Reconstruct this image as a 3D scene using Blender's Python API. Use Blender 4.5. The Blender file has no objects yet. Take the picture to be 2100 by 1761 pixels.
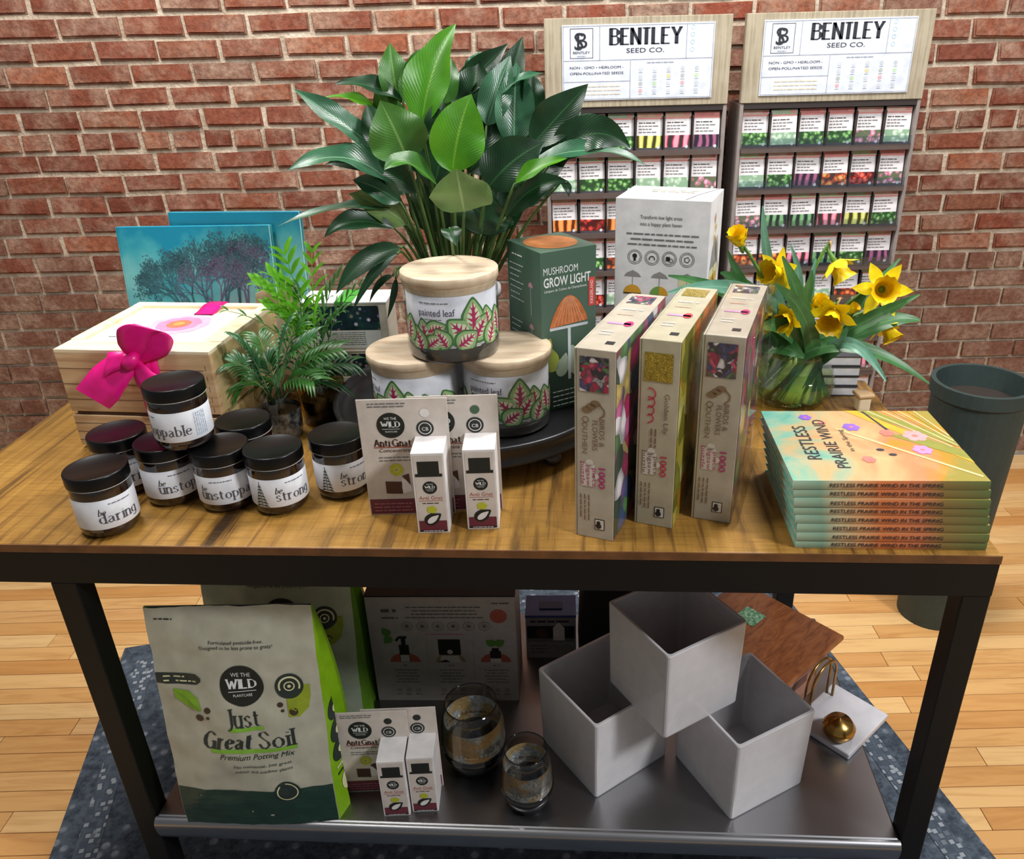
import bpy, bmesh, math, random
from mathutils import Vector, Matrix, noise as mnoise
random.seed(7)
SC = bpy.context.scene
COL = SC.collection
PI = math.pi
# ---------------------------------------------------------------- camera, world, lights, exposure
F_PX, PITCH, ROLL, CXP, CYP = 1650.0, math.radians(26), math.radians(1.5), 1116.0, 880.0
CAM = Vector((0, 0, 1.56))
FWD = Vector((0, math.cos(PITCH), -math.sin(PITCH)))
UP0 = Vector((0, math.sin(PITCH), math.cos(PITCH)))
RGT = Vector((1, 0, 0)) * math.cos(ROLL) - UP0 * math.sin(ROLL)
UPV = Vector((1, 0, 0)) * math.sin(ROLL) + UP0 * math.cos(ROLL)
cd = bpy.data.cameras.new('camera'); cam = bpy.data.objects.new('camera', cd); COL.objects.link(cam)
cd.sensor_width = 36.0; cd.lens = 36.0 * F_PX / 2100.0
cd.shift_x = -(CXP - 1050.0) / 2100.0; cd.shift_y = (CYP - 880.5) / 2100.0
cd.clip_start = 0.02
cam.matrix_world = Matrix(((RGT.x, UPV.x, -FWD.x, CAM.x), (RGT.y, UPV.y, -FWD.y, CAM.y), (RGT.z, UPV.z, -FWD.z, CAM.z), (0, 0, 0, 1)))
SC.camera = cam
wd = bpy.data.worlds.new('shop_light'); SC.world = wd; wd.use_nodes = True
wd.node_tree.nodes['Background'].inputs[0].default_value = (0.93, 0.97, 1.0, 1)
wd.node_tree.nodes['Background'].inputs[1].default_value = 0.18

def area(name, loc, target, size, power, col, size_y=None):
    d = bpy.data.lights.new(name, 'AREA'); d.energy = power; d.color = col
    d.shape = 'RECTANGLE' if size_y else 'DISK'; d.size = size
    if size_y: d.size_y = size_y
    o = bpy.data.objects.new(name, d); COL.objects.link(o); o.location = loc
    o.rotation_euler = (Vector(target) - Vector(loc)).to_track_quat('-Z', 'Y').to_euler()
    return o
area('ceiling_lamp_table', (0.75, 1.75, 3.0), (-0.1, 1.3, 0.9), 0.4, 20, (1.0, 0.985, 0.965))
area('ceiling_lamp_aisle', (-0.9, 1.0, 3.0), (-0.4, 1.3, 0.9), 0.4, 20, (1.0, 0.985, 0.965))
area('ceiling_lamp_wall', (-1.1, 1.9, 3.0), (-0.8, 2.85, 1.1), 0.5, 34, (1.0, 0.97, 0.93))
area('ceiling_lamp_racks', (1.0, 1.7, 3.0), (0.9, 2.7, 0.8), 0.5, 24, (1.0, 0.98, 0.96))
area('ceiling_lamp_front', (2.0, -0.25, 2.9), (0.1, 1.1, 0.5), 0.5, 60, (0.97, 0.98, 1.0))
SC.view_settings.view_transform = 'Standard'; SC.view_settings.look = 'None'
SC.view_settings.gamma = 1.0; SC.view_settings.use_curve_mapping = False
SC.view_settings.exposure = 0.25

def at(px, py, y):
    "point of the place seen at photo pixel (px,py) at distance y from the camera along the floor"
    d = FWD + RGT * ((px - CXP) / F_PX) - UPV * ((py - CYP) / F_PX)
    return CAM + d * (y / d.y)

# ---------------------------------------------------------------- materials
def lin(h):
    h = h.lstrip('#'); r = []
    for i in (0, 2, 4):
        c = int(h[i:i + 2], 16) / 255.0
        r.append(c / 12.92 if c <= 0.04045 else ((c + 0.055) / 1.055) ** 2.4)
    return (r[0], r[1], r[2], 1.0)
MATS = {}
class NT:
    def __init__(s, name):
        s.m = bpy.data.materials.new(name); s.m.use_nodes = True
        s.t = s.m.node_tree; s.n = s.t.nodes; s.l = s.t.links
        s.b = s.n['Principled BSDF']; s.out = s.n['Material Output']
    def node(s, kind, **kw):
        n = s.n.new(kind)
        for k, v in kw.items():
            if k == 'inp':
                for a, b in v.items(): n.inputs[a].default_value = b
            else: setattr(n, k, v)
        return n
    def link(s, a, b): s.l.new(a, b)
    def coord(s, what='Object', scale=(1, 1, 1), rnd=0.0):
        c = s.node('ShaderNodeTexCoord'); m = s.node('ShaderNodeMapping'); m.inputs['Scale'].default_value = scale
        s.link(c.outputs[what], m.inputs['Vector'])
        if rnd:
            oi = s.node('ShaderNodeObjectInfo'); mu = s.node('ShaderNodeMath', operation='MULTIPLY'); mu.inputs[1].default_value = rnd
            cb = s.node('ShaderNodeCombineXYZ'); s.link(oi.outputs['Random'], mu.inputs[0])
            for k in range(3): s.link(mu.outputs[0], cb.inputs[k])
            s.link(cb.outputs[0], m.inputs['Location'])
        return m.outputs[0]
    def noise(s, vec, scale, detail=3, rough=.55, dist=0):
        n = s.node('ShaderNodeTexNoise'); n.inputs['Scale'].default_value = scale; n.inputs['Detail'].default_value = detail
        n.inputs['Roughness'].default_value = rough; n.inputs['Distortion'].default_value = dist
        s.link(vec, n.inputs['Vector']); return n
    def ramp(s, fac, stops, interp='LINEAR'):
        r = s.node('ShaderNodeValToRGB'); cr = r.color_ramp; cr.interpolation = interp
        while len(cr.elements) < len(stops): cr.elements.new(.5)
        for e, (p, c) in zip(cr.elements, stops):
            e.position = p; e.color = lin(c) if isinstance(c, str) else c
        s.link(fac, r.inputs[0]); return r.outputs[0]
    def mix(s, fac, a, b, blend='MIX'):
        m = s.node('ShaderNodeMix', data_type='RGBA', blend_type=blend)
        for sock, v in ((m.inputs[0], fac), (m.inputs[6], a), (m.inputs[7], b)):
            if isinstance(v, (int, float)): sock.default_value = v
            elif isinstance(v, str): sock.default_value = lin(v)
            elif isinstance(v, tuple): sock.default_value = v
            else: s.link(v, sock)
        return m.outputs[2]
    def bump(s, h, strength=.3, dist=.002):
        b = s.node('ShaderNodeBump'); b.inputs['Strength'].default_value = strength; b.inputs['Distance'].default_value = dist
        s.link(h, b.inputs['Height']); s.link(b.outputs[0], s.b.inputs['Normal'])
    def base(s, c): s.link(c, s.b.inputs['Base Color'])
    def set(s, **kw):
        for k, v in kw.items(): s.b.inputs[k.replace('_', ' ')].default_value = v
def M(name, col=None, rough=.5, metal=0.0, var=.06, scale=40, spec=.5, coat=0.0, bump=0.0):
    "plain procedural material: base colour with slight mottling"
    if name in MATS: return MATS[name]
    t = NT(name); v = t.coord(); n = t.noise(v, scale)
    c = lin(col); lo = tuple(max(0, x * (1 - var * 2)) for x in c[:3]) + (1,); hi = tuple(min(1, x * (1 + var)) for x in c[:3]) + (1,)
    t.base(t.ramp(n.outputs['Fac'], [(.3, lo), (.7, hi)]))
    t.set(Roughness=rough, Metallic=metal, Specular_IOR_Level=spec, Coat_Weight=coat)
    if bump: t.bump(n.outputs['Fac'], bump)
    MATS[name] = t.m; return t.m
def shell(name, tint, gloss=.08, rough=.03, dark=None):
    "thin clear wall (glass, film): transmits with a tint and mirrors with the angle"
    t = NT(name); t.n.remove(t.b)
    tr = t.node('ShaderNodeBsdfTransparent'); gl = t.node('ShaderNodeBsdfGlossy'); gl.inputs['Roughness'].default_value = rough
    lw = t.node('ShaderNodeLayerWeight'); lw.inputs[0].default_value = .5
    pw = t.node('ShaderNodeMath', operation='POWER'); pw.inputs[1].default_value = 4.0; t.link(lw.outputs['Facing'], pw.inputs[0])
    ad = t.node('ShaderNodeMath', operation='MULTIPLY_ADD'); ad.inputs[1].default_value = .55; ad.inputs[2].default_value = gloss + .035; ad.use_clamp = True
    t.link(pw.outputs[0], ad.inputs[0])
    v = t.coord(); n = t.noise(v, 30); t.link(t.ramp(n.outputs['Fac'], [(.3, tint), (.75, dark or tint)]), tr.inputs[0])
    mx = t.node('ShaderNodeMixShader'); t.link(ad.outputs[0], mx.inputs[0]); t.link(tr.outputs[0], mx.inputs[1]); t.link(gl.outputs[0], mx.inputs[2])
    t.link(mx.outputs[0], t.out.inputs['Surface']); MATS[name] = t.m; return t.m

# ---------------------------------------------------------------- mesh building
class MB:
    def __init__(s): s.v = []; s.f = []; s.mi = []; s.uv = {}; s.mats = []; s.cur = 0; s.smooth = []; s.sm = False
    def use(s, m):
        if m not in s.mats: s.mats.append(m)
        s.cur = s.mats.index(m); return s
    def face(s, idx): s.f.append(tuple(idx)); s.mi.append(s.cur); s.smooth.append(s.sm)
    def pts(s, ps): b = len(s.v); s.v += [tuple(p) for p in ps]; return b
    def box(s, a, b, bev=0.0):
        (x0, y0, z0), (x1, y1, z1) = a, b
        if bev <= 0:
            i = s.pts([(x0, y0, z0), (x1, y0, z0), (x1, y1, z0), (x0, y1, z0), (x0, y0, z1), (x1, y0, z1), (x1, y1, z1), (x0, y1, z1)])
            for q in ((0, 3, 2, 1), (4, 5, 6, 7), (0, 1, 5, 4), (1, 2, 6, 5), (2, 3, 7, 6), (3, 0, 4, 7)): s.face([i + k for k in q])
            return s
        bm = bmesh.new(); bmesh.ops.create_cube(bm, size=1)
        for v in bm.verts: v.co = Vector(((x0 + x1) / 2 + v.co.x * (x1 - x0), (y0 + y1) / 2 + v.co.y * (y1 - y0), (z0 + z1) / 2 + v.co.z * (z1 - z0)))
        bmesh.ops.bevel(bm, geom=list(bm.edges), offset=bev, segments=2, affect='EDGES', profile=.5)
        s.bm(bm); return s
    def bm(s, bm):
        bm.verts.ensure_lookup_table(); i = s.pts([v.co for v in bm.verts])
        for f in bm.faces: s.face([i + v.index for v in f.verts])
        bm.free(); return s
    def obox(s, O, u, v, w):
        "oriented box: corner O, edge vectors u,v,w"
        O, u, v, w = Vector(O), Vector(u), Vector(v), Vector(w)
        i = s.pts([O, O + u, O + u + v, O + v, O + w, O + u + w, O + u + v + w, O + v + w])
        for q in ((0, 3, 2, 1), (4, 5, 6, 7), (0, 1, 5, 4), (1, 2, 6, 5), (2, 3, 7, 6), (3, 0, 4, 7)): s.face([i + k for k in q])
        return s
    def grid(s, rows, close_u=False, uv=None):
        n, m = len(rows), len(rows[0]); b = s.pts([p for r in rows for p in r])
        for i in range(n - 1):
            for j in range(m if close_u else m - 1):
                j2 = (j + 1) % m
                if uv is not None: s.uv[len(s.f)] = [uv[i][j], uv[i][j2], uv[i + 1][j2], uv[i + 1][j]]
                s.face((b + i * m + j, b + i * m + j2, b + (i + 1) * m + j2, b + (i + 1) * m + j))
        return b
    def lathe(s, prof, seg=32, c=(0, 0, 0), cap0=True, cap1=True):
        rows = [[(c[0] + r * math.cos(2 * PI * k / seg), c[1] + r * math.sin(2 * PI * k / seg), c[2] + z) for k in range(seg)] for r, z in prof]
        b = s.grid(rows, True); n = len(prof)
        if cap0 and prof[0][0] > 1e-6: s.face([b + k for k in range(seg)][::-1])
        if cap1 and prof[-1][0] > 1e-6: s.face([b + (n - 1) * seg + k for k in range(seg)])
        return s
    def tube(s, path, r, seg=8, cap=True):
        path = [Vector(p) for p in path]; n = len(path); rs = r if isinstance(r, (list, tuple)) else [r] * n
        rows = []; prev = None
        for i, p in enumerate(path):
            d = (path[min(i + 1, n - 1)] - path[max(i - 1, 0)]).normalized()
            a = prev if prev is not None else (Vector((0, 0, 1)) if abs(d.z) < .9 else Vector((1, 0, 0)))
            u = (a - d * a.dot(d)).normalized(); w = d.cross(u); prev = u
            rows.append([p + (u * math.cos(2 * PI * k / seg) + w * math.sin(2 * PI * k / seg)) * rs[i] for k in range(seg)])
        b = s.grid(rows, True)
        if cap:
            s.face([b + k for k in range(seg)][::-1]); s.face([b + (n - 1) * seg + k for k in range(seg)])
        return s
    def mesh(s, name):
        me = bpy.data.meshes.new(name); me.from_pydata(s.v, [], s.f)
        for m in s.mats: me.materials.append(m)
        me.polygons.foreach_set('material_index', s.mi); me.polygons.foreach_set('use_smooth', s.smooth)
        if s.uv:
            ul = me.uv_layers.new(name='UVMap')
            for fi, uvs in s.uv.items():
                p = me.polygons[fi]
                for k, li in enumerate(p.loop_indices): ul.data[li].uv = uvs[k]
        me.update(); return me
    def build(s, name, mat=None, parent=None, **props):
        if mat is not None: s.mats = [mat] if not s.mats else s.mats
        return put(name, s.mesh(name), parent, **props)
def put(name, me, parent=None, loc=None, rot=None, **props):
    o = bpy.data.objects.new(name, me); COL.objects.link(o)
    if parent: o.parent = parent
    if loc is not None: o.location = loc
    if rot is not None: o.rotation_euler = rot
    for k, v in props.items(): o[k] = v
    return o
def thing(name, label, cat, loc=(0, 0, 0), rz=0.0, group=None, rot=None):
    o = bpy.data.objects.new(name, None); COL.objects.link(o); o.empty_display_size = .02
    o.location = loc; o.rotation_euler = rot if rot else (0, 0, rz)
    o['label'] = label; o['category'] = cat
    if group: o['group'] = group
    return o
def S(o): o['kind'] = 'structure'; return o
def bez(a, b, c, n):
    a, b, c = Vector(a), Vector(b), Vector(c)
    return [a * (1 - t) ** 2 + b * 2 * t * (1 - t) + c * t * t for t in [i / (n - 1) for i in range(n)]]

# ---------------------------------------------------------------- flat print
_TX = {}
def text_mesh(s, bold=0.0, shear=0.0):
    k = (s, bold, shear)
    if k in _TX: return _TX[k]
    cu = bpy.data.curves.new('t', 'FONT'); cu.body = s; cu.size = 1; cu.resolution_u = 3; cu.offset = bold; cu.shear = shear
    o = bpy.data.objects.new('t', cu); me = o.to_mesh()
    vs = [(v.co.x, v.co.y) for v in me.vertices]; fs = [tuple(p.vertices) for p in me.polygons]
    o.to_mesh_clear(); bpy.data.objects.remove(o); bpy.data.curves.remove(cu)
    _TX[k] = (vs, fs); return _TX[k]
class Print:
    """flat ink shapes in a (u,v) frame, mapped onto a surface by pos(u,v,h)"""
    def __init__(s, pos, maxlen=None, eps=.0004):
        s.pos = pos; s.mb = MB(); s.maxlen = maxlen; s.eps = eps; s.dz = eps * .6
    def add(s, vs, fs, mat, layer=0):
        if s.maxlen:
            bm = bmesh.new(); bv = [bm.verts.new((a, b, 0)) for a, b in vs]
            for f in fs:
                try: bm.faces.new([bv[i] for i in f])
                except ValueError: pass
            bmesh.ops.triangulate(bm, faces=bm.faces[:])
            for _ in range(6):
                es = [e for e in bm.edges if e.calc_length() > s.maxlen]
                if not es: break
                bmesh.ops.subdivide_edges(bm, edges=es, cuts=1); bmesh.ops.triangulate(bm, faces=[f for f in bm.faces if len(f.verts) > 3])
            bm.verts.index_update(); vs = [(v.co.x, v.co.y) for v in bm.verts]; fs = [tuple(v.index for v in f.verts) for f in bm.faces]; bm.free()
        s.mb.use(mat); b = s.mb.pts([s.pos(a, c, s.eps + layer * s.dz) for a, c in vs])
        for f in fs: s.mb.face([b + i for i in f])
    def rect(s, u0, v0, u1, v1, mat, layer=0): s.add([(u0, v0), (u1, v0), (u1, v1), (u0, v1)], [(0, 1, 2, 3)], mat, layer)
    def poly(s, pts, mat, layer=0): s.add(list(pts), [tuple(range(len(pts)))], mat, layer)
    def disc(s, u, v, r, mat, layer=0, ry=None, n=28, a0=0, a1=2 * PI):
        ry = ry or r; p = [(u + r * math.cos(a0 + (a1 - a0) * k / n), v + ry * math.sin(a0 + (a1 - a0) * k / n)) for k in range(n + (a1 - a0 < 6.2))]
        s.poly(p, mat, layer)
    def ring(s, u, v, r, w, mat, layer=0, n=28, a0=0.0, a1=2 * PI):
        for k in range(n):
            a, b = a0 + (a1 - a0) * k / n, a0 + (a1 - a0) * (k + 1) / n
            s.add([(u + q * math.cos(t), v + q * math.sin(t)) for q, t in ((r - w, a), (r, a), (r, b), (r - w, b))], [(0, 1, 2, 3)], mat, layer)
    def line(s, pts, w, mat, layer=0):
        for (a, b), (c, d) in zip(pts, pts[1:]):
            L = math.hypot(c - a, d - b) or 1; x, y = -(d - b) / L * w / 2, (c - a) / L * w / 2
            s.add([(a + x, b + y), (a - x, b - y), (c - x, d - y), (c + x, d + y)], [(0, 1, 2, 3)], mat, layer)
    def text(s, t, u, v, h, mat, align='c', w=None, rot=0.0, bold=0.0, shear=0.0, layer=1):
        "cap height h; w = width to fit; (u,v) = baseline anchor"
        vs, fs = text_mesh(t, bold, shear)
        if not vs: return
        x0 = min(a for a, b in vs); x1 = max(a for a, b in vs); sc = h / .70; sx = (w / (x1 - x0)) if w else sc
        off = {'l': -x0 * sx, 'c': -(x0 + x1) / 2 * sx, 'r': -x1 * sx}[align]; c, q = math.cos(rot), math.sin(rot)
        out = []
        for a, b in vs:
            X, Y_ = a * sx + off, b * sc; out.append((u + X * c - Y_ * q, v + X * q + Y_ * c))
        ml = s.maxlen; s.maxlen = None; s.add(out, fs, mat, layer); s.maxlen = ml
    def micro(s, u, v, w, h, mat, align='c', layer=1, rot=0.0, seed=0):
        "line of print too small to read: a row of short dashes"
        R = random.Random(hash((round(u, 5), round(v, 5), seed)) & 0xffff); x = {'c': -w / 2, 'l': 0, 'r': -w}[align]; e = x + w
        c, q = math.cos(rot), math.sin(rot)
        while x < e - h * .5:
            L = min(h * R.uniform(1.2, 4.5), e - x); k = [(x, 0), (x + L, 0), (x + L, h * .62), (x, h * .62)]
            s.add([(u + a * c - b * q, v + a * q + b * c) for a, b in k], [(0, 1, 2, 3)], mat, layer); x += L + h * .55
    def build(s, name, parent, **kw):
        return s.mb.build(name, None, parent, **kw) if s.mb.f else None
def plane(O, u, v):
    O, u, v = Vector(O), Vector(u).normalized(), Vector(v).normalized(); n = u.cross(v)
    return lambda a, b, h: O + u * a + v * b + n * h
def cyl(r, ang0=-PI / 2, z0=0.0, c=(0, 0)):
    return lambda a, b, h: Vector((c[0] + (r + h) * math.cos(ang0 + a / r), c[1] + (r + h) * math.sin(ang0 + a / r), z0 + b))
INK = M('black_ink', '#1b1b1c', .55); WHITE = M('white_paper', '#e9e8e6', .5); GREYINK = M('grey_ink', '#6f6f70', .6)
# ================================================================ the room
WALL_Y = 2.85
t = NT('brick'); v = t.coord(rnd=37.0); oi = t.node('ShaderNodeObjectInfo')
n1 = t.noise(v, 9, 5, .65); n2 = t.noise(v, 60, 4, .7)
c = t.ramp(oi.outputs['Random'], [(0, '#6e3a2a'), (.25, '#8c503a'), (.5, '#7c4636'), (.7, '#9a5c40'), (.85, '#7a5646'), (1, '#8e4832')])
c = t.mix(t.ramp(n1.outputs['Fac'], [(.44, (0, 0, 0, 1)), (.70, (.8, .8, .8, 1))]), c, '#b09580')
c = t.mix(t.ramp(n2.outputs['Fac'], [(.35, (.5, .5, .5, 1)), (.6, (0, 0, 0, 1))]), c, '#4a1f16')
t.base(c); t.set(Roughness=.86, Specular_IOR_Level=.3); t.bump(n2.outputs['Fac'], .7, .006); BRICK = t.m
t = NT('mortar'); v = t.coord(); n1 = t.noise(v, 14, 5, .7); n2 = t.noise(v, 90, 3)
t.base(t.ramp(n1.outputs['Fac'], [(.3, '#978370'), (.5, '#bcac97'), (.7, '#d2c6b3')])); t.set(Roughness=.95); t.bump(n2.outputs['Fac'], .8, .006); MORTAR = t.m
wall = S(MB().box((-4.2, WALL_Y + .007, 0), (4.2, WALL_Y + .2, 2.9)).build('wall_back', MORTAR))
def brick_mesh(L, H, D, seed):
    R = random.Random(seed); bm = bmesh.new(); bmesh.ops.create_cube(bm, size=1)
    for q in bm.verts:
        q.co = Vector((q.co.x * L, q.co.y * D, q.co.z * H)) + Vector((R.uniform(-1, 1) * .003, 0, R.uniform(-1, 1) * .0028))
        if q.co.y < 0: q.co.y += R.uniform(-.004, .004)
    bmesh.ops.bevel(bm, geom=[e for e in bm.edges if min(a.co.y for a in e.verts) < 0 and max(a.co.y for a in e.verts) < 0], offset=.0055, segments=2, affect='EDGES')
    m = MB(); m.sm = False; m.bm(bm); m.use(BRICK); m.mi = [0] * len(m.f); return m
COURSE = .068
BL = [brick_mesh(.187, .0535, .05, i).mesh('brick') for i in range(7)]
BH = [brick_mesh(.088, .0535, .05, 50 + i).mesh('brick') for i in range(4)]
R = random.Random(3); rest = MB().use(BRICK); nb = 0
for k in range(42):
    z = .02 + COURSE * (k + .5); header = (k % 7 == 4)
    pitch = .101 if header else .2; x = -4.1 + (R.uniform(0, .08) if header else (.1 if k % 2 else 0) + R.uniform(-.015, .015))
    while x < 4.1:
        hid = (0.06 < x < .50 and z < 1.57) or (.68 < x < 1.14 and z < 1.57)
        if -1.9 < x < 1.75 and .82 < z < 1.78 and not hid:
            o = put('brick', R.choice(BH if header else BL), wall, (x, WALL_Y + .02 + R.uniform(-.003, .003), z), (0, R.uniform(-.012, .012), 0)); nb += 1
        else:
            w = .044 if header else .0935
            rest.box((x - w, WALL_Y - .004 + R.uniform(-.003, .003), z - .0265), (x + w, WALL_Y + .04, z + .0265))
        x += pitch + R.uniform(-.004, .004)
rest.build('bricks', None, wall, kind='stuff')

t = NT('maple_floor'); v = t.coord(scale=(1.2, 14, 14), rnd=50.0); oi = t.node('ShaderNodeObjectInfo'); n1 = t.noise(v, 3, 5, .6, 1.2)
c = t.ramp(oi.outputs['Random'], [(0, '#c58c4e'), (.3, '#d9a86a'), (.6, '#e3bb80'), (.8, '#cf9757'), (1, '#e8c692')])
c = t.mix(t.ramp(n1.outputs['Fac'], [(.45, (0, 0, 0, 1)), (.8, (.6, .6, .6, 1))]), c, '#a3662f')
t.base(c); t.set(Roughness=.32, Coat_Weight=.2); MAPLE = t.m
floor = S(MB().box((-4.2, -2.5, -.12), (4.2, WALL_Y + .007, -.006)).build('floor', M('floor_joint', '#5b3a1c', .7)))
PW = .056; board = MB().use(MAPLE).box((-.5, -PW / 2 + .0008, -.02), (.5, PW / 2 - .0008, 0), .001).mesh('plank')
rest = MB().use(MAPLE)
R = random.Random(11)
for k in range(95):
    y = WALL_Y - PW * (k + .5); x = -4.2 + R.uniform(0, .8)
    while x < 4.1:
        L = R.uniform(.7, 1.25)
        if 1.0 < y < 2.75 and x + L > -1.85 and x < 1.65 and not (x > -.75 and x + L < .55 and y > 1.7):
            o = put('plank', board, floor, (x + L / 2, y, 0)); o.scale = (L - .0015, 1, 1)
        else: rest.box((x, y - PW / 2 + .0008, -.02), (x + L - .0015, y + PW / 2 - .0008, 0))
        x += L
rest.build('planks', None, floor, kind='stuff')

# rug under the table, turned to the boards
t = NT('rug_weave'); v = t.coord(); n1 = t.noise(v, 55, 4, .7); vo = t.node('ShaderNodeTexVoronoi'); vo.inputs['Scale'].default_value = 26; t.link(v, vo.inputs['Vector'])
c = t.ramp(vo.outputs['Distance'], [(.15, '#8d939b'), (.28, '#3c4550'), (.6, '#2b333e')])
c = t.mix(t.ramp(n1.outputs['Fac'], [(.4, (0, 0, 0, 1)), (.6, (.7, .7, .7, 1))]), c, '#55606c'); t.base(c); t.set(Roughness=.95); t.bump(n1.outputs['Fac'], .8, .004); RUG = t.m
t = NT('rug_border'); v = t.coord(); vo = t.node('ShaderNodeTexVoronoi', distance='CHEBYCHEV'); vo.inputs['Scale'].default_value = 60; t.link(v, vo.inputs['Vector'])
t.base(t.ramp(vo.outputs['Distance'], [(.25, '#8f959b'), (.34, '#3a434e'), (.7, '#525d69')])); t.set(Roughness=.95); RUGB = t.m
rug = thing('rug', 'dark blue grey patterned rug with pale border lying under the table', 'rug', (-.1, 1.2, 0), math.radians(12))
RW, RD = .97, .84
m = MB().use(RUG).box((-RW, -1.2, .0005), (RW, RD, .009), .003); m.build('pile', None, rug)
for nm, (a, b) in {'border': ((-RW + .05, RD - .12), (RW - .05, RD - .07))}.items():
    MB().use(RUGB).box((a[0], a[1], .009), (b[0], b[1], .0105)).build('border_band', None, rug)
for sx in (-1, 1):
    x0, x1 = sorted((sx * (RW - .05), sx * (RW - .10))); MB().use(RUGB).box((x0, -1.15, .009), (x1, RD - .07, .0108)).build('border_band', None, rug)

# ================================================================ seed racks against the wall
t = NT('weathered_board'); v = t.coord(scale=(1, 1, 1)); w1 = t.noise(t.coord(scale=(160, 1, 6)), 1, 3); n1 = t.noise(v, 12, 4)
c = t.mix(t.ramp(w1.outputs['Fac'], [(.42, (0, 0, 0, 1)), (.62, (.8, .8, .8, 1))]), '#a69b84', '#857a66')
t.base(t.mix(t.ramp(n1.outputs['Fac'], [(.4, (0, 0, 0, 1)), (.75, (.5, .5, .5, 1))]), c, '#b9af99')); t.set(Roughness=.85); BOARD = t.m
DARKM = M('rack_dark', '#2e2624', .5); POSTM = M('rack_post', '#8d8480', .5); SHELFM = M('rack_shelf', '#5a4d49', .45)
SIGN = M('sign_white', '#d3d9e6', .4); SIGNINK = M('sign_ink', '#20222b', .5); SIGNGREY = M('sign_grey', '#9aa0ac', .5)
FILM = shell('acrylic_lip', '#e8eef2', .06, .08)
ROWH, NROW, NCOL, CW = .1265, 9, 6, .0885
TOPZ = 1.347
def rack(name, label, x0, y0, sign, lips):
    x1 = x0 + NCOL * CW + .024
    r = thing(name, label, 'rack', (x0, y0, 0)); W = x1 - x0
    for sx in (0, W - .012):
        MB().use(POSTM).box((sx, 0, 0), (sx + .012, .16, 1.36), .002).build('side_panel', None, r)
    MB().use(DARKM).box((.012, .15, .1), (W - .012, .16, 1.36)).build('back_panel', None, r)
    MB().use(BOARD).box((0, -.004, 1.362), (W, .022, 1.607), .002).build('header_board', None, r)
    MB().use(DARKM).box((.012, 0, 1.345), (W - .012, .15, 1.361)).build('top_rail', None, r)
    for k in range(NROW):
        z = TOPZ - ROWH * (k + 1)
        MB().use(SHELFM).box((.012, -.002, z), (W - .012, .15, z + .008)).box((.012, -.006, z - .004), (W - .012, -.002, z + .013)).build('shelf', None, r)
        if lips: MB().use(FILM).box((.014, -.009, z + .013), (W - .014, -.0075, z + .038)).build('clear_lip', None, r)
        for q in range(1, NCOL): MB().use(DARKM).box((.012 + q * CW - .0015, .0, z + .008), (.012 + q * CW + .0015, .14, z + .112)).build('divider', None, r)
    # placard
    p = MB().use(SIGN).box((.052, -.008, 1.382), (W - .052, -.004, 1.588), .0008).build('placard', None, r)
    P = Print(plane((0, -.008, 0), (1, 0, 0), (0, 0, 1)), eps=.0006)
    L, Rr, B, T = .055, W - .055, 1.385, 1.585
    for a, b, c, d in ((L, B, Rr, B + .0015), (L, T - .0015, Rr, T), (L, B, L + .0015, T), (Rr - .0015, B, Rr, T)): P.rect(a, b, c, d, SIGNGREY)
    mid = 1.492
    P.rect(L, mid, Rr, mid + .0014, SIGNGREY, 1); P.rect(L + .108, mid, L + .1094, T, SIGNGREY, 1); P.rect(L + .2, B, L + .2014, mid, SIGNGREY, 1)
    P.rect(L, 1.434, L + .2, 1.4354, SIGNGREY, 1); P.rect(L + .365, mid, L + .3664, T, SIGNGREY, 1)
    for a, b, c, d in ((L + .021, 1.499, L + .089, 1.5003), (L + .021, 1.5777, L + .089, 1.579), (L + .021, 1.499, L + .0222, 1.579), (L + .0878, 1.499, L + .089, 1.579)): P.rect(a, b, c, d, SIGNINK, 1)
    P.text('B', L + .057, 1.526, .042, SIGNINK, w=.03); P.text('S', L + .047, 1.522, .046, SIGNINK, w=.026, layer=2)
    P.text('BENTLEY', L + .055, 1.511, .007, SIGNINK, w=.05); P.micro(L + .055, 1.504, .026, .003, SIGNGREY)
    serif(P, 'BENTLEY', L + .142, 1.534, .042, SIGNINK, w=.205, wt=.26)
    P.text('SEED CO.', L + .244, 1.511, .0125, SIGNINK, w=.112)
    P.text('NON - GMO • HEIRLOOM -', L + .1, 1.470, .007, SIGNINK, w=.16); P.text('OPEN-POLLINATED SEEDS', L + .1, 1.454, .007, SIGNINK, w=.16)
    for k in range(3): P.micro(L + .105, 1.42 - k * .011, .13, .005, M('sign_cream', '#d8cdb0', .5))
    P.micro(L + .29, 1.482, .08, .004, SIGNGREY)
    cols = ['#c3c9d2', '#b9c3bd', '#c5ccd4', '#bfc6cf', '#c8ced6', '#b5bcc6', '#a9b2b0', '#d9cf9a', '#b5cfa8', '#d9a7ae']
    for i in range(5):
        for j in range(4):
            P.disc(L + .232 + i * .042, 1.466 - j * .020, .006, M('swatch%d' % ((i + j * 3) % 10), cols[(i * 2 + j * 3) % 10], .6), n=8); P.rect(L + .226 + i * .042, 1.4555 - j * .02, L + .238 + i * .042, 1.457 - j * .02, SIGNGREY)
    for k in range(4): P.ring(L + .383, 1.576 - k * .02, .006, .0012, M('sign_blue', '#9fc7d6', .5), n=12)
    P.build('placard_print', r)
    return r
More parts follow.
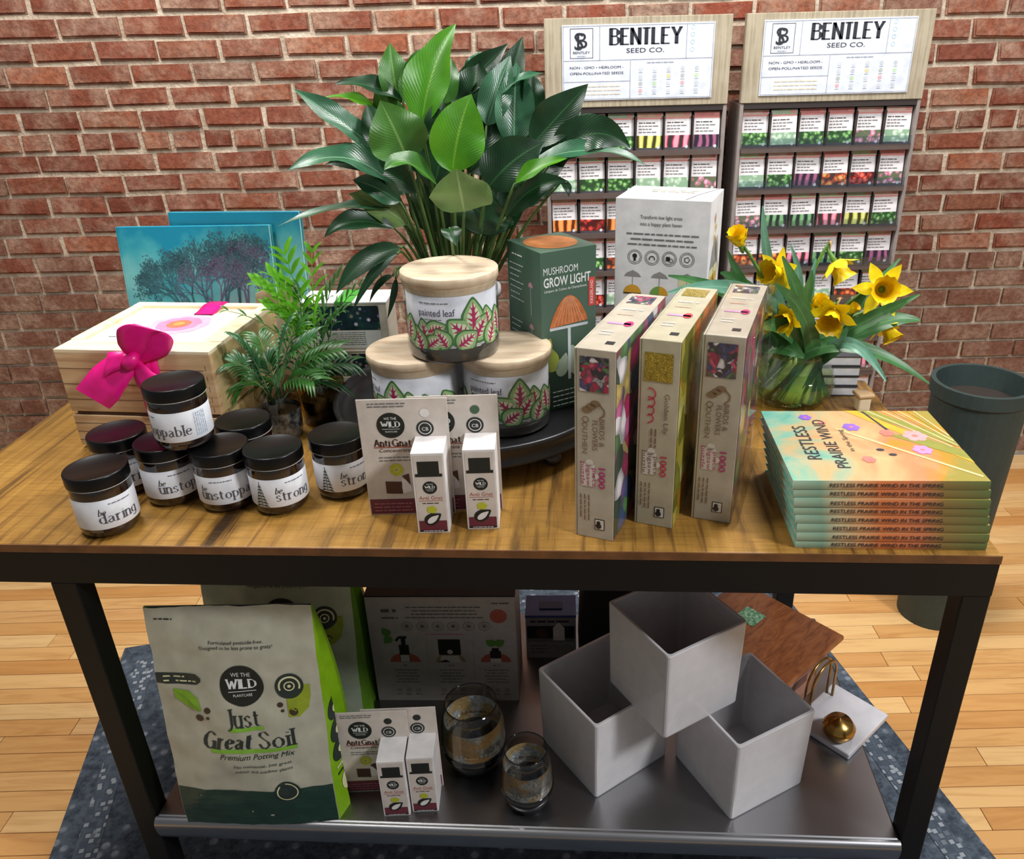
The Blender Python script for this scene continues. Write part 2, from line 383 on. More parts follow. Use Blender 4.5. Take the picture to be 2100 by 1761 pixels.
# ---- letters with serifs, thick stems and thin joins (pen strokes)
GL = {
 'B': [[(0, 0), (0, 1)], [(0, 1), (.35, 1), (.5, .88), (.5, .65), (.35, .53), (0, .53)], [(.35, .53), (.55, .42), (.57, .15), (.4, 0), (0, 0)]],
 'E': [[(0, 0), (0, 1)], [(0, 1), (.5, 1)], [(0, .52), (.38, .52)], [(0, 0), (.52, 0)]],
 'N': [[(0, 0), (0, 1)], [(0, 1), (.55, 0)], [(.55, 0), (.55, 1)]], 'T': [[(.28, 0), (.28, 1)], [(0, 1), (.56, 1)]],
 'L': [[(0, 0), (0, 1)], [(0, 0), (.48, 0)]], 'Y': [[(.28, 0), (.28, .48), (0, 1)], [(.28, .48), (.56, 1)]],
 'W': [[(0, 1), (.25, 0)], [(.25, 0), (.45, .85)], [(.45, .85), (.65, 0)], [(.65, 0), (.9, 1)]], 'I': [[(0.05, 0), (0.05, 1)]],
 'D': [[(0, 0), (0, 1)], [(0, 1), (.3, 1), (.55, .8), (.6, .5), (.55, .2), (.3, 0), (0, 0)]],
 'J': [[(.3, 1), (.3, .1), (.2, -.12), (.02, -.14)]], 'u': [[(0, .62), (0, .18), (.1, 0), (.25, .02), (.38, .16)], [(.38, .62), (.38, 0)]],
 's': [[(.34, .5), (.2, .64), (.04, .52), (.08, .38), (.3, .26), (.34, .1), (.18, -.02), (.0, .12)]],
 't': [[(.12, .85), (.12, .12), (.2, 0), (.32, .06)], [(0, .62), (.3, .62)]],
 'G': [[(.6, .8), (.45, .98), (.25, 1), (.05, .78), (0, .5), (.06, .2), (.25, 0), (.45, .02), (.6, .15)], [(.6, 0), (.6, .42)], [(.42, .42), (.7, .42)]],
 'r': [[(0, 0), (0, .62)], [(0, .4), (.12, .58), (.28, .62)]], 'e': [[(.02, .34), (.4, .36), (.36, .56), (.2, .64), (.05, .52), (0, .3), (.08, .06), (.22, -.02), (.4, .12)]],
 'a': [[(.05, .52), (.18, .64), (.34, .54), (.34, .08), (.44, 0)], [(.34, .36), (.12, .32), (0, .16), (.1, 0), (.24, .02), (.34, .14)]],
 'S': [[(.48, .78), (.3, 1), (.08, .9), (.04, .7), (.2, .55), (.42, .4), (.48, .2), (.3, -.01), (.1, .04), (0, .24)]],
 'o': [[(.22, .64), (.05, .5), (.0, .31), (.05, .1), (.22, -.02), (.39, .1), (.44, .31), (.39, .5), (.22, .64)]],
 'i': [[(.03, 0), (.03, .62)], [(.03, .82), (.03, .86)]], 'l': [[(.03, 0), (.03, 1)]],
 'A': [[(0, 0), (.3, 1)], [(.3, 1), (.6, 0)], [(.13, .36), (.48, .36)]], 'n': [[(0, 0), (0, .62)], [(0, .42), (.12, .6), (.26, .62), (.36, .5), (.36, 0)]],
 'd': [[(.4, 1), (.4, 0)], [(.4, .5), (.25, .64), (.06, .54), (0, .3), (.06, .08), (.22, -.02), (.4, .12)]],
 'g': [[(.4, .62), (.4, -.12), (.28, -.28), (.06, -.24)], [(.4, .5), (.25, .64), (.06, .54), (0, .3), (.06, .08), (.22, 0), (.4, .14)]],
 'p': [[(0, .62), (0, -.3)], [(0, .5), (.15, .64), (.34, .54), (.4, .3), (.34, .08), (.18, -.02), (0, .12)]],
 'b': [[(0, 1), (0, 0)], [(0, .5), (.15, .64), (.34, .54), (.4, .3), (.34, .08), (.18, -.02), (0, .12)]],
 'h': [[(0, 0), (0, 1)], [(0, .42), (.12, .6), (.26, .62), (.36, .5), (.36, 0)]],
}
SERIF_ENDS = set('BENTLYWIDJurtGaAnilphd')
def serif(P, s, u, v, h, mat, w=None, wt=.16, thin=.045, shear=0.0, layer=1, gap=.2, track=0.0, rot=0.0):
    "upright serif lettering from pen strokes, left anchored at (u,v); w = total width"
    x = 0.0; segs = []
    for ch in s:
        if ch == ' ': x += .4; continue
        g = GL[ch]; mx = max(p[0] for st in g for p in st)
        for st in g:
            for a, b in zip(st, st[1:]): segs.append((a[0] + x, a[1], b[0] + x, b[1]))
            if ch in SERIF_ENDS:
                for e in (st[0], st[-1]):
                    o = st[1] if e is st[0] else st[-2]
                    if abs(e[0] - o[0]) < .3 and abs(e[1] - o[1]) > .2 and (e[1] in (0, 1, .62, -.3)):
                        segs.append((e[0] + x - .13, e[1], e[0] + x + .13, e[1]))
        x += mx + gap + track
    tot = x - gap - track; sx = (w / tot) if w else h
    c, q = math.cos(rot), math.sin(rot); mp = lambda X, Y_: (u + (X * sx + Y_ * h * shear) * c - Y_ * h * q, v + (X * sx + Y_ * h * shear) * q + Y_ * h * c)
    for a, b, d, e in segs:
        L = math.hypot(d - a, e - b) or 1; vert = abs(e - b) / L; T = (thin + (wt - thin) * vert ** 1.5) / 2
        # broad pen: width laid horizontally for stems, vertically for bars
        if vert > .35: off = (T, 0)
        else: off = (0, max(thin, T) * .8)
        P.add([mp(a - off[0], b - off[1]), mp(a + off[0], b - off[1] if off[0] else b + off[1]), mp(d + off[0], e - off[1] if off[0] else e + off[1]), mp(d - off[0], e - off[1])], [(0, 1, 2, 3)], mat, layer) if off[0] else \
        P.add([mp(a, b - off[1]), mp(d, e - off[1]), mp(d, e + off[1]), mp(a, b + off[1])], [(0, 1, 2, 3)], mat, layer)
RX = (.03, .625); RY = 2.64
rack('seed_rack', 'seed packet rack with a full lettered sign, standing behind the peace lily', RX[0], RY, True, False)
rack('seed_rack', 'seed packet rack with clear shelf lips, standing behind the daffodils', RX[1], RY, True, True)
# ---- packets
def pic(name, bg, fg1, fg2, kind, scale):
    t = NT(name); v = t.coord(rnd=9.0)
    if kind == 'stripe':
        w = t.node('ShaderNodeTexWave', wave_type='BANDS', bands_direction='X'); w.inputs['Scale'].default_value = scale; w.inputs['Distortion'].default_value = 3.5; t.link(v, w.inputs['Vector']); f = w.outputs['Fac']
        c = t.ramp(f, [(.2, bg), (.45, fg1), (.8, fg2)])
    else:
        w = t.node('ShaderNodeTexVoronoi'); w.inputs['Scale'].default_value = scale; t.link(v, w.inputs['Vector'])
        c = t.ramp(w.outputs['Distance'], [(.2, fg2), (.42, fg1), (.62, bg)])
        n = t.noise(v, scale * 1.5, 2); c = t.mix(t.ramp(n.outputs['Fac'], [(.5, (0, 0, 0, 1)), (.6, (.8, .8, .8, 1))]), c, bg)
    t.base(c); t.set(Roughness=.35); return t.m
PICS = [('orange carrots', pic('pic_carrot', '#5c2b10', '#e0742a', '#f2a25e', 'stripe', 12)), ('green leaves', pic('pic_green', '#2c4a2a', '#5f9a50', '#a9cf8a', 'cell', 70)),
        ('red tomatoes', pic('pic_tomato', '#4c1a18', '#c8392f', '#ec7a66', 'cell', 55)), ('dark purple roots', pic('pic_beet', '#2a2430', '#5e2c4a', '#a05f80', 'stripe', 14)),
        ('yellow green pods', pic('pic_bean', '#3c3a1c', '#b8b83e', '#e2e08a', 'stripe', 12)), ('pale green sprouts', pic('pic_pale', '#8fae90', '#c0d8bc', '#e4efe0', 'cell', 60)),
        ('red radishes', pic('pic_radish', '#33302f', '#b92b4a', '#ef9fb0', 'stripe', 11)), ('pink blossoms', pic('pic_pink', '#5f6b50', '#d97fa0', '#f3c4d3', 'cell', 60)),
        ('orange peppers', pic('pic_pepper', '#43302a', '#dd5a2e', '#f2b06a', 'cell', 50)), ('dark green rows', pic('pic_dark', '#232a2c', '#3b6a45', '#7fae78', 'stripe', 13))]
PBODY = M('packet_paper', '#e6e1e2', .4); PTOP = [M('packet_top%d' % i, c, .4) for i, c in enumerate(['#c9a48c', '#c77a74', '#b9c2a0', '#d6b3a8', '#9fae92'])]; PRED = M('packet_red', '#d98a84', .45)
PFOOT = M('packet_foot', '#4a464c', .4); PDOT = M('packet_dot', '#c9ccd2', .4)
pbody = MB().use(PBODY).box((-.0405, 0, 0), (.0405, .006, .113), .001).mesh('packet')
def ppics(m): return MB().use(m).box((-.0395, -.0008, .006), (.0395, 0, .046)).mesh('picture')
ppm = [ppics(p[1]) for p in PICS]
def ptop(m):
    P = Print(plane((0, 0, 0), (1, 0, 0), (0, 0, 1)), eps=.0006)
    P.rect(-.0395, .098, .0395, .1125, m); P.rect(-.0395, .094, .0395, .098, PRED); P.rect(.02, .102, .036, .110, PRED, 1)
    for k, w in enumerate((.05, .062, .04, .055)): P.micro(-.034, .082 - k * .009, w, .004, GREYINK if k else INK, 'l')
    P.rect(-.0395, .0, .0395, .010, PFOOT, 1); P.disc(.028, .012, .005, PDOT, 2, n=10); return P.mb.mesh('packet_print')
ptm = [ptop(m) for m in PTOP]
ORD = ['first', 'second', 'third', 'fourth', 'fifth', 'sixth', 'seventh', 'eighth', 'ninth']
R = random.Random(21)
rowpic = {0: [(0, 5, 1, 4, 6, 3), (1, 5, 1, 1, 7, 5)], 1: [(5, 1, 1, 5, 5, 7), (5, 1, 3, 8, 2, 7)], 2: [(0, 2, 0, 7, 8, 2), (7, 9, 9, 6, 4, 1)], 3: [(1, 1, 8, 2, 4, 0), (8, 8, 6, 9, 1, 3)]}
for ri, x0 in enumerate(RX):
    for k in range(NROW):
        for q in range(NCOL):
            if ri == 0 and k >= 6: continue
            pi = rowpic[k][ri][q] if k in rowpic else R.randrange(10)
            t = thing('seed_packet', 'seed packet picturing %s, %s from left, %s row, rack behind the %s' % (PICS[pi][0], ORD[q], ORD[k], ('lily', 'daffodils')[ri]), 'seed packet',
                      (x0 + .012 + (q + .5) * CW, RY + R.uniform(.006, .014), TOPZ - ROWH * (k + 1) + .008), group='seed packets in the racks', rot=(-.07, R.uniform(-.02, .02), 0))
            put('packet', pbody, t); put('picture', ppm[pi], t); put('packet_print', R.choice(ptm), t)

# ================================================================ the table
TZ = .90; TYAW = math.radians(-3.8); SHZ = .3144
t = NT('table_wood'); v0 = t.coord(); v = t.coord(scale=(30, 1.6, 30)); n1 = t.noise(v, 1.6, 5, .65, .4); v2 = t.coord(scale=(6, 90, 6)); n2 = t.noise(v2, 2.2, 3, .6); n3 = t.noise(v0, 3.5, 3)
c = t.ramp(n1.outputs['Fac'], [(.34, '#332210'), (.42, '#6b4a1e'), (.49, '#8f672a'), (.70, '#a57c3a')])
c = t.mix(t.ramp(n2.outputs['Fac'], [(.45, (0, 0, 0, 1)), (.7, (.45, .45, .45, 1))]), c, '#5f3f18')
c = t.mix(t.ramp(n3.outputs['Fac'], [(.4, (0, 0, 0, 1)), (.7, (.35, .35, .35, 1))]), c, '#a98342')
t.base(c); t.set(Roughness=.42, Specular_IOR_Level=.4); t.bump(n1.outputs['Fac'], .15, .001); TWOOD = t.m
TEDGE = M('table_edge', '#6b4321', .5, var=.2, scale=25); BLACK = M('black_steel', '#070606', .55, spec=.3)
t = NT('brushed_steel'); v = t.coord(scale=(1, 3, 3)); n1 = t.noise(v, 3, 4); t.base(t.ramp(n1.outputs['Fac'], [(.3, '#908f90'), (.7, '#98979a')])); t.set(Metallic=1.0, Roughness=.34)
STEEL = t.m
table = thing('display_table', 'long display table with golden brown wooden top, black steel frame and a steel shelf', 'table', (-.054, .962, 0), TYAW)
XL, XR, DP = -.97, .685, .63; SL, SR = -.665, .644
MB().use(TWOOD).box((XL, 0, TZ - .012), (XR, DP, TZ), .0015).build('tabletop', None, table)
MB().use(TEDGE).box((XL, -.002, TZ - .0135), (XR, 0, TZ - .0005)).build('front_edge', None, table)
MB().use(BLACK).box((XL, -.001, TZ - .07), (XR, .035, TZ - .0135), .0015).build('front_rail', None, table)
MB().use(BLACK).box((XL, DP - .035, TZ - .07), (XR, DP, TZ - .0125), .0015).build('back_rail', None, table)
for x in (XL, XR - .035): MB().use(BLACK).box((x, .036, TZ - .07), (x + .035, DP - .036, TZ - .0125), .0015).build('end_rail', None, table)
for x, y in ((SL - .042, 0), (XR - .04, 0), (-.56, DP - .04), (.55, DP - .04)):
    MB().use(BLACK).box((x, y, 0), (x + .04, y + .04, TZ - .0705), .002).build('leg', None, table)
m = MB().use(STEEL); m.box((SL, .0, SHZ - .012), (SR, DP - .045, SHZ), .004); m.build('steel_shelf', None, table)
m = MB(); m.use(STEEL); m.sm = True
m.grid([[(x, .0 + .012 * -math.sin(a), SHZ - .012 + .012 * math.cos(a) - (max(0, a - PI / 2)) * .02) for x in (SL, SR)] for a in [i * .17 for i in range(0, 18)]]); m.build('shelf_lip', None, table)
# ================================================================ candle jars in amber glass
AMBER = M('amber_glass', '#1c0a06', .08, var=.3, scale=15, spec=.7, coat=.5); LIDB = M('black_lid', '#060607', .3, spec=.32); RIMM = M('rim_highlight', '#c9c5c0', .25)
LABELW = M('label_paper', '#e3e6ec', .5); LBLINK = M('label_ink', '#4f5058', .6); FERN = M('label_fern', '#3a4a40', .6)
def jar(label, x, y, z, word, shift, fern=False, tilt=0.0, notes=False):
    r = .043; j = thing('candle_jar', label, 'candle', (x, y, z), rot=(0, tilt, 0), group='amber candle jars')
    m = MB(); m.sm = True; m.use(AMBER).lathe([(.030, 0), (.037, .002), (.0415, .007), (.043, .014), (.043, .072), (.042, .080), (.041, .088)], 40); m.build('glass_body', None, j)
    m = MB(); m.sm = True; m.use(LABELW).lathe([(.0432, .0185), (.0435, .019), (.0435, .066), (.0432, .0665)], 48, cap0=False, cap1=False); m.build('paper_label', None, j)
    m = MB(); m.sm = True; m.use(RIMM).lathe([(.0425, .0815), (.0445, .0825), (.0425, .0838)], 40, cap0=False, cap1=False); m.build('seam_highlight', None, j)  # pale ring: highlight along the glass rim, put into its colour
    m = MB(); m.use(LIDB).lathe([(.0443, .0835), (.0448, .0845)], 44, cap1=False); m.sm = True; m.lathe([(.0448, .0845), (.0448, .1005), (.0440, .1025), (.0425, .103), (.0415, .1024), (.0, .1024)], 44, cap0=False, cap1=False); m.build('lid', None, j)
    a = math.atan2(-y, -x - 0.0); P = Print(cyl(.0435, a), .006, eps=.0004)
    serif(P, word, shift, .029, .0165, LBLINK, w=.0118 * len(word) * .78, wt=.13, thin=.05)
    if word != 'unstoppable' or not notes: serif(P, 'be', shift - .004 + .004, .042, .011, INK, w=.009, wt=.14, shear=.25)
    P.micro(shift + .016, .058, .034, .0022, LBLINK, 'l')
    if notes:
        for k in range(6): P.micro(.018 + k * .0035, .024, .038, .0018, M('label_blue', '#9fb3c8', .6), 'l', rot=PI / 2, seed=k)
    if fern:
        for b in range(7):
            h = .022 + b * .0055; L = .012 * (1 - b / 8)
            for s in (-1, 1): P.poly([(shift - .024, h), (shift - .024 + s * L, h - .003), (shift - .024 + s * L * .6, h + .002)], FERN)
        P.rect(shift - .0246, .02, shift - .0234, .063, FERN)
    P.build('label_print', j); return j
jar('amber candle jar lettered strong, standing in front between two other jars', -.420, 1.108, TZ, 'strong', -.008, True)
jar('amber candle jar lettered unstoppable, in the front row touching the stacked jar', -.508, 1.120, TZ, 'unstoppable', -.042)
jar('amber candle jar under the stacked jar, lettering partly hidden by its neighbour', -.603, 1.142, TZ, 'unstoppable', -.022)
jar('amber candle jar lettered daring, at the left end of the row', -.668, 1.056, TZ, 'daring', -.014)
jar('amber candle jar lettered strong, beside the card packs and the tray', -.330, 1.150, TZ, 'strong', -.004, True)
jar('amber candle jar at the back below the pink bow, label mostly hidden', -.694, 1.178, TZ, 'daring', -.018)
jar('amber candle jar at the back beside the smoked vase, only its lid showing', -.500, 1.212, TZ, 'strong', 0)
jar('amber candle jar stacked on top of two others, in front of the pink bow', -.560, 1.132, TZ + .1035, 'unstoppable', -.092, tilt=.0, notes=True)

# ================================================================ pine boxes with ribbon
def pine_mat(name, a, b, c_, sc=(1.5, 1.5, 22), flip=False):
    t = NT(name); v = t.coord(scale=sc); n1 = t.noise(v, 3, 4, .6, .8); t.base(t.ramp(n1.outputs['Fac'], [(.3, a), (.5, b), (.7, c_)])); t.set(Roughness=.55); return t.m
PINE = pine_mat('pine_wood', '#b08a62', '#c8a57a', '#d8bb92'); PINEL = pine_mat('pine_pale', '#d8c39c', '#e6d6b4', '#efe4c9', (1.2, 18, 18)); PINES = pine_mat('pine_side', '#a38a58', '#bca574', '#cdb98a', (9, 2.5, 5))
PINK = M('pink_satin', '#e4107f', .36, var=.12, scale=18); GROOVE = M('pine_groove', '#4b2f1c', .8)
BX, BY, BYAW = -.567, 1.292, math.radians(-7)   # front right corner of the boxes
def pine_box(label, z0, h, lid):
    b = thing('pine_box', label, 'box', (BX, BY, z0), BYAW, 'pine boxes'); W, D = .285, .27
    MB().use(PINE).box((-W, 0, .006), (0, .012, h - .001), .001).build('front_board', None, b)
    MB().use(PINE).box((-W, D - .012, .006), (0, D, h - .001), .001).build('back_board', None, b)
    for x in (-W, -.012): MB().use(PINES).box((x, .0121, .006), (x + .012, D - .0121, h - .001), .001).build('side_board', None, b)
    MB().use(PINE).box((-W + .012, .012, .006), (-.012, D - .012, .012)).build('bottom_board', None, b)
    MB().use(GROOVE).box((-W + .01, .002, 0), (-.01, D - .01, .006)).build('foot', None, b)
    for k in range(1, 4): MB().use(GROOVE).box((-W, -.0004, h * k / 4), (-.016, 0, h * k / 4 + .0008)).build('groove', None, b)
    # finger joints at the front right corner
    for k in range(5): MB().use(GROOVE).box((-.0122, -.0003, .01 + k * (h - .02) / 5), (-.0116, 0, .01 + (k + .5) * (h - .02) / 5)).build('joint', None, b)
    if lid:
        MB().use(PINEL).box((-W, 0, h - .001), (-.0, .05, h + .006), .001).build('lid_slat', None, b)
        MB().use(PINEL).box((-W, D - .022, h - .001), (0, D, h + .008), .001).build('lid_slat', None, b)
        for x in (-W, -.022): MB().use(PINEL).box((x, .05, h - .001), (x + .022, D - .022, h + .0075), .001).build('lid_slat', None, b)
        MB().use(PINEL).box((-W + .022, .05, h - .001), (-.022, D - .022, h + .002)).build('lid_panel', None, b)
        MB().use(WHITE).box((-W + .035, .055, h + .002), (-.042, D - .055, h + .0026)).build('card', None, b)
        P = Print(plane((0, 0, h + .0026), (1, 0, 0), (0, 1, 0)))
        for n, (rad, col) in enumerate(((.056, '#eeaecb'), (.040, '#ea86aa'), (.022, '#ec7050'), (.010, '#f09a50'))):
            mm = M('bloom%d' % n, col, .6)
            for k in range(9): P.disc(-.135 + rad * .55 * math.cos(k * .698 + n), .150 + rad * .55 * math.sin(k * .698 + n), rad * .5, mm, n + k * .1, n=12)
        P.micro(-.23, .075, .06, .004, GREYINK, 'l'); P.build('flower_print', b)
    return b
pine_box('low pine box under the ribboned pine box', TZ, .068, False)
pb = pine_box('pale pine box with flower card on its lid, tied with a pink ribbon', TZ + .0685, .118, True)
def strip(name, ctr, widths, parent, mat, thick=.0009, n=20):
    "ribbon: centre line points, side vectors"
    m = MB(); m.sm = True; m.use(mat); L = len(ctr); rows = []; rb = []
    for i, (c, s) in enumerate(zip(ctr, widths)):
        c, s = Vector(c), Vector(s); d = Vector(ctr[min(i + 1, L - 1)]) - Vector(ctr[max(i - 1, 0)]); nn = d.cross(s).normalized() * thick
        rows.append([c - s + nn, c - s * .4 + nn * 2, c + s * .4 + nn * 2, c + s + nn]); rb.append([c + s - nn, c + s * .4 - nn, c - s * .4 - nn, c - s - nn])
    m.grid([a + b for a, b in zip(rows, rb)], True); return m.build(name, None, parent)
rx = -.115; rw = .019; H = .118
strip('ribbon_band', [(rx, -.0015, .003), (rx, -.0015, .05), (rx, -.0015, H + .004), (rx, .002, H + .0075)], [(rw, 0, 0)] * 4, pb, PINK)
strip('ribbon_band', [(rx, .205, H + .004), (rx, .222, H + .005), (rx, .246, H + .010), (rx, .272, H + .0095), (rx, .2725, .08), (rx, .2725, .02)], [(rw, 0, 0)] * 6, pb, PINK)
kn = Vector((rx - .012, -.016, H - .004))
def loop(pts, sides): 
    c = []; s = []; n = len(pts)
    def cr(a, b, c_, d, t): return ((b * 2) + (c_ - a) * t + (a * 2 - b * 5 + c_ * 4 - d) * t * t + (b * 3 - a - c_ * 3 + d) * t ** 3) * .5
    for i in range(n - 1):
        for k in range(6):
            t_ = k / 6; g = lambda L, j: Vector(L[max(0, min(n - 1, j))])
            c.append(cr(g(pts, i - 1), g(pts, i), g(pts, i + 1), g(pts, i + 2), t_)); s.append(g(sides, i).lerp(g(sides, i + 1), t_))
    return c + [Vector(pts[-1])], s + [Vector(sides[-1])]
def bow(name, pts, sides): c, s = loop([kn + Vector(p) for p in pts], sides); strip(name, c, s, pb, PINK)
bow('bow_loop', [(0, 0, 0), (.010, -.012, .026), (.026, -.018, .054), (.044, -.010, .060), (.052, .004, .044), (.038, .006, .014), (.006, .002, -.002)],
    [(.006, .004, -.006), (.016, .010, -.010), (.020, .014, -.010), (.016, .016, -.012), (.016, .014, -.016), (.012, .010, -.012), (.004, .003, -.008)])
bow('bow_tail', [(0, -.004, -.004), (-.024, -.018, -.016), (-.046, -.026, -.036), (-.074, -.03, -.062)], [(-.005, 0, .010), (-.013, .004, .025), (-.019, .004, .027), (-.026, .0, .018)])
bow('bow_loop', [(0, 0, 0), (-.012, -.016, .004), (-.034, -.022, .0), (-.044, -.012, -.014), (-.03, -.004, -.022), (0, 0, -.006)], [(.002, .002, .008), (.004, .006, .014), (.002, .008, .018), (.0, .010, .014), (.004, .006, .014), (.002, .002, .008)])
bow('bow_tail', [(.002, -.003, -.002), (.014, -.012, -.022), (.030, -.016, -.038), (.052, -.014, -.046)], [(.006, 0, .006), (.012, .002, .014), (.012, .002, .018), (.010, .0, .020)])
m = MB(); m.sm = True; m.use(PINK); m.tube([kn + Vector((-.008, -.006, -.011)), kn + Vector((-.002, -.013, -.003)), kn + Vector((.006, -.012, .006)), kn + Vector((.010, -.004, .012))], [.008, .0125, .012, .007], 10); m.build('bow_knot', None, pb)
bow('bow_tail', [(.005, .010, -.01), (.006, .008, -.05), (.006, .009, -.09), (.006, .010, -.112)], [(.014, 0, 0)] * 4)

# ================================================================ teal picture books standing behind the pine boxes
t = NT('teal_cover'); v = t.coord(); gr = t.node('ShaderNodeSeparateXYZ'); t.link(v, gr.inputs[0]); n1 = t.noise(v, 6, 4)
ad = t.node('ShaderNodeMath', operation='MULTIPLY_ADD'); ad.inputs[1].default_value = 1.55; t.link(gr.outputs[2], ad.inputs[0]); t.link(n1.outputs['Fac'], ad.inputs[2])
t.base(t.ramp(ad.outputs[0], [(.55, '#a5cfc8'), (.75, '#74bcbc'), (.9, '#3fa3ae'), (1.0, '#1788a4')])); t.set(Roughness=.35)
TEAL = t.m; PAGE = M('page_edge', '#d8efe9', .6); TREE = M('tree_ink', '#3f6e78', .6); TREE2 = M('tree_ink_violet', '#6b6a86', .6)
def teal_book(label, loc, rot, W, H, art):
    b = thing('picture_book', label, 'book', loc, rot=rot)
    MB().use(TEAL).box((0, 0, 0), (W, .003, H), .0008).build('front_cover', None, b); MB().use(TEAL).box((0, .016, 0), (W, .019, H), .0008).build('back_cover', None, b)
    MB().use(TEAL).box((-.003, 0, 0), (-.0002, .019, H), .0008).build('spine', None, b)
    MB().use(PAGE).box((0, .0031, .003), (W - .004, .0159, H - .001)).build('pages', None, b)
    if art:
        P = Print(plane((0, 0, 0), (1, 0, 0), (0, 0, 1)), eps=.0003); R = random.Random(5)
        def branch(x, y, a, L, w, d, mat):
            x2, y2 = x + math.cos(a) * L, y + math.sin(a) * L
            if not (.004 < x2 < W - .004 and y2 < H - .01): return
            P.line([(x, y), (x2, y2)], w, mat, R.randrange(3))
            if d == 0:
                for k in range(3):
                    q = R.uniform(0, 2 * PI); rr = R.uniform(0, .009); P.disc(x2 + rr * math.cos(q), y2 + rr * math.sin(q), R.uniform(.0008, .0018), mat, 3, n=5)
                return
            for k in range(3 if d > 2 else 2): branch(x2, y2, a + R.uniform(-.75, .75), L * R.uniform(.62, .85), w * .62, d - 1, mat)
        for x, y, L, mm, k_ in ((.252, .16, .042, TREE2, 0), (.235, .16, .048, TREE, 0), (.17, .155, .046, TREE, 0), (.205, .16, .042, TREE, 0), (.115, .165, .036, TREE, .55), (.14, .16, .034, TREE, .2), (.285, .16, .038, TREE2, -.2), (.19, .15, .036, TREE2, .1)):
            for k in range(2): branch(x, y, PI / 2 + R.uniform(-.3, .3) + k_, L, .0042, 5, mm)
        P.build('tree_print', b)
    return b
teal_book('teal picture book with grey trees on its cover, in front of the other teal book', (-.862, 1.618, TZ), (-.13, .0, -.06), .315, .335, True)
teal_book('plain teal book behind the tree picture book, its corner rising higher', (-.765, 1.655, TZ), (-.11, .0, -.10), .275, .355, False)

# ================================================================ gift boxes with flower photographs
CREAM = M('cream_card', '#cfc6b4', .6); BONE = M('bone_paper', '#d9dcd6', .55)
t = NT('night_flower_photo'); v = t.coord(rnd=3); vo = t.node('ShaderNodeTexVoronoi'); vo.inputs['Scale'].default_value = 75; t.link(v, vo.inputs['Vector']); n1 = t.noise(v, 22, 3)
c = t.ramp(n1.outputs['Fac'], [(.4, '#0b1c26'), (.55, '#12343a'), (.7, '#2a5a3a')]); vc = t.node('ShaderNodeSeparateColor'); t.link(vo.outputs['Color'], vc.inputs[0])
fl = t.ramp(vc.outputs[0], [(0, '#5b5fae'), (.4, '#d7cfe0'), (.7, '#d58fae'), (1, '#3f7a4a')])
t.base(t.mix(t.ramp(vo.outputs['Distance'], [(.18, (.9, .9, .9, 1)), (.34, (0, 0, 0, 1))]), c, fl)); t.set(Roughness=.4); NIGHT = t.m
RIBG = M('green_ribbon', '#3f9a34', .4)
def gift(label, z0, h, top):
    g = thing('gift_box', label, 'box', (-.478, 1.545, z0), math.radians(-2), 'flower gift boxes'); W, D = .172, .085
    MB().use(CREAM).box((0, 0, 0), (W, D, h - .004), .001).build('body', None, g)
    MB().use(WHITE if top else CREAM).box((-.001, -.001, h - .004), (W + .001, D, h), .001).build('lid', None, g)
    P = Print(plane((0, 0, 0), (1, 0, 0), (0, 0, 1)))
    P.rect(.006, .004, W - .016, .041, BONE); P.rect(.006, .042, W - .016, h - .008, NIGHT)
    for k in range(7): P.micro(.02, .036 - k * .0042, .105, .0022, GREYINK, 'l', seed=k)
    P.build('flower_photo', g)
    if top: MB().use(RIBG).box((.07, -.002, h - .006), (.105, D, h + .001)).build('ribbon', None, g)
    return g
gift('lower gift box with dark flower photograph, half hidden behind the tray', TZ, .098, False)
gift('upper gift box with dark flower photograph and green ribbon, below lily leaves', TZ + .0985, .1, True)
fb = thing('paper_packet', 'open cream paper packet with pointed flaps behind the tall palm', 'packet', (-.585, 1.60, TZ), math.radians(4))
MB().use(CREAM).box((0, 0, 0), (.1, .025, .17), .001).build('body', None, fb)
for x, h_ in ((0, .05), (.045, .065)):
    m = MB().use(M('cream_flap', '#e6d3b0', .6)); i = m.pts([(x, 0, .17), (x + .05, 0, .17), (x + .038, -.012, .17 + h_), (x + .006, -.006, .17 + h_ * .7), (x, .002, .1695), (x + .05, .002, .1695), (x + .038, -.010, .17 + h_), (x + .006, -.004, .17 + h_ * .7)])
    for q in ((0, 1, 2, 3), (7, 6, 5, 4), (0, 4, 5, 1), (1, 5, 6, 2), (2, 6, 7, 3), (3, 7, 4, 0)): m.face([i + k for k in q])
    m.build('flap', None, fb)

# ================================================================ tray, candles
GUN = M('gunmetal', '#4a4a4d', .38, metal=.85, var=.12, scale=20)
tray = thing('round_tray', 'large round gunmetal tray raised on ball feet under the candles', 'tray', (-.13, 1.385, TZ)); tray.scale = (1.045, 1.045, 1)
m = MB(); m.sm = True; m.use(GUN).lathe([(0, .045), (.205, .045), (.222, .047), (.234, .060), (.238, .072), (.243, .0745), (.246, .072), (.244, .062), (.236, .046), (.242, .040), (.243, .036), (.232, .033), (.12, .036), (0, .036)], 72, cap0=False, cap1=False)
m.build('dish', None, tray)
for k in range(5):
    a = math.radians(-50 + 72 * k); x, y = .212 * math.cos(a), .212 * math.sin(a)
    m = MB(); m.sm = True; m.use(GUN).lathe([(.0, .0), (.008, .0008), (.014, .006), (.0165, .013), (.014, .021), (.007, .026), (.006, .030), (.013, .034), (.013, .037)], 16, (x, y, 0)); m.build('foot', None, tray)
TRZ = TZ + .0452
